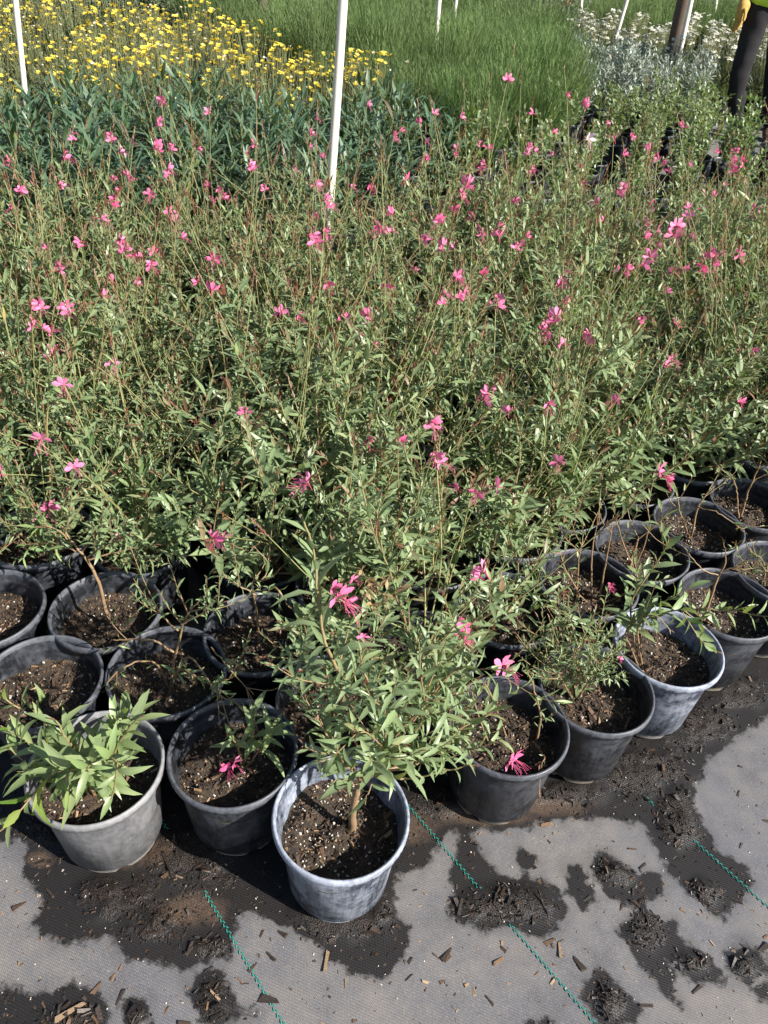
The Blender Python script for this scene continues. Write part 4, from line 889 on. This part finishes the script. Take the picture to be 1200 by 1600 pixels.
# which plant of a bed: by the bed it borders on, a stake or the worker
BP = np.array([b[1] for b in BEDS]); BG_ = np.array([b[2] for b in BEDS]); WK = np.array([2.78, 7.0])
for e, p, gname, lab in BEDS:
    d = np.hypot(*(BP - p).T); d[BG_ == gname] = 9; dg = float(np.min(np.hypot(*(cand - p).T))); i = int(np.argmin(d))
    if np.hypot(*(WK - p)) < .75: wh = 'beside the legs of the worker'
    elif min(np.hypot(*(np.array(q) - p)) for q in STAKES) < .34: wh = 'around the foot of a cream stake'
    elif dg < .42 and dg < d[i]: wh = 'on the side touching the gaura block'
    elif d[i] < .45: wh = 'on the side touching the ' + {'blue-green shrubs': 'blue-green shrubs', 'feathery green plants': 'wide feathery bed', 'feathery plants beyond the white flowers': 'far narrow feathery bed', 'dark shrubs at the back': 'dark back shrubs'}.get(BG_[i], BG_[i])
    else: wh = 'surrounded by its own kind'
    e['label'] = lab + ' ' + wh; e['group'] = gname + ', ' + wh

# ------------------------------------------------------------------ spilled bark, soil crumbs and perlite on the fabric
rd = np.random.RandomState(21)
CHIPS = []
for k in range(10):
    g = Geo(); v = chip_verts(1, rd.uniform(.2, .45), rd.uniform(.10, .2), rd); g.add(v, CHQ, None, (.12 * k % 1, 0, 1, 1)); CHIPS.append(g)
CH_DRY = [g.mesh('bark_chip', M_CHIP, False) for g in CHIPS]; CH_WET = [g.mesh('wet_bark_chip', M_WETC, False) for g in CHIPS]
def scatter(n, y0=1270, y1=1640):
    out = []
    while len(out) < n:
        x, y = rd.uniform(-60, 1260), rd.uniform(y0, y1); p = at(x, y)[:2]
        if np.min(np.hypot(*(allp - p).T)) < .095: continue
        out.append(p)
    return np.array(out)
def field(P):
    w = np.clip(sdf(P[:, 0], P[:, 1]) / .024 * .5 + .5, 0, 1); hp = blob(P[:, 0], P[:, 1], HEAP) * w; return w, hp, gz(P[:, 0], P[:, 1], hp)
EXACT = [(510, 1502, .030), (262, 1350, .038), (700, 1488, .026), (875, 1483, .024), (905, 1505, .022), (1005, 1352, .018), (990, 1325, .016), (780, 1500, .020), (640, 1525, .014), (325, 1462, .018), (1090, 1545, .020), (1150, 1405, .024), (1065, 1283, .016), (60, 1345, .018), (395, 1510, .016), (720, 1415, .030), (960, 1380, .014), (420, 1560, .030), (110, 1580, .040), (1155, 1238, .014), (1010, 1570, .022), (1195, 1480, .02)]
PX = np.array([at(x, y)[:2] for x, y, _ in EXACT]); SZ = [z for *_, z in EXACT]
ex = scatter(90); w_, h_, _z = field(ex); keep = ex[(w_ > .6) | (rd.rand(90) < .55)]
PX = np.vstack([PX, keep]); SZ += list(rd.uniform(.009, .022, len(keep)))
w_, h_, z_ = field(PX)
for p, w, h, z, L in zip(PX, w_, h_, z_, SZ):
    wet = w > .5 and rd.rand() < .7; o = ob('bark_chip', (CH_WET if wet else CH_DRY)[rd.randint(10)])
    o.location = (p[0], p[1], z + L * .06); o.rotation_euler = (rd.uniform(-.15, .15), rd.uniform(-.15, .15), rd.uniform(0, 6.28)); o.scale = (L,) * 3
    if wet: tag(o, 'dark damp bark chip lying on a soaked patch of fabric', 'bark chip', 'damp bark chips on the soaked fabric')
    elif w > .5: tag(o, 'light brown bark chip lying on a soaked patch of fabric', 'bark chip', 'light bark chips on the soaked fabric')
    else: tag(o, 'brown bark chip lying on the dry grey fabric', 'bark chip', 'bark chips on the dry fabric')
gw, gd, gp = Geo(), Geo(), Geo()
P = scatter(13000, 1040, 1640); w, h, z = field(P)
for p, a, b, zz in zip(P, w, h, z):
    q = np.array([p[0], p[1], zz]); u = rd.rand()
    if b > .25 and u < .9:
        L = rd.uniform(.002, .008) if rd.rand() < .9 else rd.uniform(.009, .020); v = chip_verts(L, L * rd.uniform(.18, .5), min(.004, L * .3), rd) @ rotm(rd, .5).T + q + [0, 0, .001]; gw.add(v, CHQ, None, (rd.rand(), 0, 1, 1))
    elif a > .5 and u < .32:
        L = rd.uniform(.002, .009); v = chip_verts(L, L * rd.uniform(.3, .7), L * .3, rd) @ rotm(rd, .3).T + q; gw.add(v, CHQ, None, (rd.rand(), 0, 1, 1))
    elif a <= .5 and u < .075:
        L = rd.uniform(.0015, .006) if rd.rand() < .85 else rd.uniform(.006, .013); v = chip_verts(L, L * rd.uniform(.2, .6), L * .3, rd) @ rotm(rd, .3).T + q; gd.add(v, CHQ, None, (rd.uniform(.3, 1), 0, 1, 1))
    if rd.rand() < (.03 if a > .5 else .010): crumbs(gp, [q], .0024, rd)
tag(ob('soil_debris', gw.mesh('soil_debris', M_WETC, False)), 'dark damp soil and bark crumbs spilled over the fabric', 'soil', kind='stuff')
tag(ob('dry_debris', gd.mesh('dry_debris', M_CHIP, False)), 'fine dry brown specks strewn over the grey fabric', 'debris', kind='stuff')
tag(ob('perlite_grains', gp.mesh('perlite_grains', M_PERL, False)), 'tiny white perlite grains strewn over the fabric', 'perlite', kind='stuff')

# ------------------------------------------------------------------ the worker
M_TROUS = simple('dark_trousers', (.030, .029, .030), .95, .6, 14, .1)
M_SHIRT = simple('lime_shirt', (.45, .72, .06), .8, .3, 12)
M_SKIN = simple('skin', (.30, .16, .10), .55, .2, 20)
M_GLOVE = simple('leather_glove', (.50, .30, .07), .75, .5, 40)
M_BOOT = simple('boot', (.10, .06, .035), .7, .5, 30)
M_HAIR = simple('hair', (.012, .010, .009), .6, .3, 60)
def skin(name, verts, edges, m, parent, sub=2, root=0, bumpy=0):
    me = bpy.data.meshes.new(name); me.from_pydata([v[0] for v in verts], edges, []); me.materials.append(m)
    o = ob(name, me, parent); mod = o.modifiers.new('skin', 'SKIN'); mod.use_smooth_shade = True
    lay = me.skin_vertices[0].data
    for i, v in enumerate(verts):
        r = v[1]; lay[i].radius = r if isinstance(r, tuple) else (r, r); lay[i].use_root = (i == root)
    ss = o.modifiers.new('sub', 'SUBSURF'); ss.levels = sub; ss.render_levels = sub
    if bumpy:
        tx = bpy.data.textures.new(name + '_folds', 'CLOUDS'); tx.noise_scale = .07; dm = o.modifiers.new('folds', 'DISPLACE'); dm.texture = tx; dm.strength = bumpy; dm.texture_coords = 'OBJECT'
    return o
WY = 7.05
A1, K1, H1 = aty(1147, 196, WY), aty(1154, 122, WY - .06), aty(1186, 18, WY)
A2, K2, H2 = aty(1202, 200, WY + .06), aty(1209, 120, WY + .03), aty(1226, 18, WY + .02)
base = np.array([(A1[0] + A2[0]) / 2, (A1[1] + A2[1]) / 2, 0.])
L_ = lambda p: tuple(np.asarray(p) - base)
worker = empty('person', tuple(base)); tag(worker, 'person in dark trousers, lime shirt and yellow leather gloves standing among the light green plants', 'person')
A1[2] = max(.09, min(.12, A1[2])); A2[2] = max(.09, min(.12, A2[2]))
HC = (H1 + H2) / 2; PV = HC + [0, 0, .08]; lean = np.array([.03, -.02, 0])
CH = PV + lean + [0, 0, .34]; NK = CH + [0, 0, .20]; HD = NK + [0, -.03, .14]
sx = nrm(H2 - H1); S1, S2 = CH - sx * .19 + [0, 0, .10], CH + sx * .19 + [0, 0, .10]
W1 = aty(1161, 8, WY - .05); E1 = (S1 + W1) / 2 - sx * .07 + [0, .04, 0]; W2 = W1 + sx * .62; E2 = (S2 + W2) / 2 + sx * .07 + [0, .04, 0]
fwd = np.array([-.35, -.94, 0])
bv = [(L_(PV), (.10, .07)), (L_((PV + CH) / 2), (.14, .10)), (L_(CH), (.16, .11)), (L_(NK), .06), (L_(NK + [0, 0, .05]), .058), (L_(HD), (.075, .09)), (L_(HD + [0, 0, .09]), (.07, .085)),
      (L_(S1), .065), (L_(E1), .046), (L_(W1), .031), (L_(S2), .065), (L_(E2), .046), (L_(W2), .031), (L_(H1), .062), (L_(K1), .050), (L_(A1), .042), (L_(H2), .062), (L_(K2), .050), (L_(A2), .042), (L_(HD + fwd * .105 + [0, 0, -.01]), .014)]
be = [(0, 1), (1, 2), (2, 3), (3, 4), (4, 5), (5, 6), (2, 7), (7, 8), (8, 9), (2, 10), (10, 11), (11, 12), (0, 13), (13, 14), (14, 15), (0, 16), (16, 17), (17, 18), (5, 19)]
skin('body', bv, be, M_SKIN, worker)
m1, m2 = (H1 + K1) / 2, (H2 + K2) / 2; c1, c2 = K1 * .45 + A1 * .55, K2 * .45 + A2 * .55
skin('trousers', [(L_(PV + [0, 0, .06]), (.165, .125)), (L_(PV), (.17, .13)), (L_(H1), .105), (L_(m1), .088), (L_(K1), .074), (L_(c1), .072), (L_(A1 + [0, 0, -.02]), .068), (L_(H2), .105), (L_(m2), .088), (L_(K2), .074), (L_(c2), .072), (L_(A2 + [0, 0, -.02]), .068)],
     [(0, 1), (1, 2), (2, 3), (3, 4), (4, 5), (5, 6), (1, 7), (7, 8), (8, 9), (9, 10), (10, 11)], M_TROUS, worker, root=1, bumpy=.035)
skin('shirt', [(L_(PV + [0, 0, -.07]), (.205, .165)), (L_(PV + [0, 0, -.01]), (.195, .155)), (L_((PV + CH) / 2), (.168, .128)), (L_(CH), (.185, .135)), (L_(NK - [0, 0, .03]), .075), (L_(S1), .088), (L_((S1 + E1) / 2), .078), (L_(S2), .088), (L_((S2 + E2) / 2), .078)],
     [(0, 1), (1, 2), (2, 3), (3, 4), (3, 5), (5, 6), (3, 7), (7, 8)], M_SHIRT, worker, bumpy=.025)
skin('hair', [(L_(HD + [0, .03, .04]), (.085, .09)), (L_(HD + [0, .01, .11]), (.078, .09))], [(0, 1)], M_HAIR, worker)
for Wp, E_, sgn in ((W1, E1, 1), (W2, E2, -1)):
    d = nrm(Wp - E_) * .35 + np.array([0, 0, -1]) * .75; d = nrm(d); u = sx * sgn * .5 + fwd * .85; u = nrm(u - d * (u @ d)); t = np.cross(d, u)
    v = [(L_(Wp - d * .05), (.050, .046)), (L_(Wp), (.044, .036)), (L_(Wp + d * .05), (.046, .030)), (L_(Wp + d * .085), (.046, .026))]; e = [(0, 1), (1, 2), (2, 3)]
    for k, (o_, ln) in enumerate(((-.036, .072), (-.012, .085), (.012, .080), (.036, .064))):
        n0 = len(v); b0 = Wp + d * .095 + u * o_; v += [(L_(b0), .0125), (L_(b0 + d * ln * .5 + t * .008), .0115), (L_(b0 + d * ln + t * .024), .0095)]; e += [(3, n0), (n0, n0 + 1), (n0 + 1, n0 + 2)]
    n0 = len(v); b0 = Wp + d * .035 + u * .05; v += [(L_(b0), .014), (L_(b0 + d * .035 + u * .018 + t * .006), .0125), (L_(b0 + d * .065 + u * .022 + t * .012), .0105)]; e += [(1, n0), (n0, n0 + 1), (n0 + 1, n0 + 2)]
    skin('glove', v, e, M_GLOVE, worker)
for A in (A1, A2):
    hl = np.array([A[0], A[1], .05])
    skin('boot', [(L_(A + [0, 0, .06]), .055), (L_(hl), (.05, .05)), (L_(hl + fwd * .10), (.045, .042)), (L_(hl + fwd * .19 - [0, 0, .008]), (.044, .034))], [(0, 1), (1, 2), (2, 3)], M_BOOT, worker)
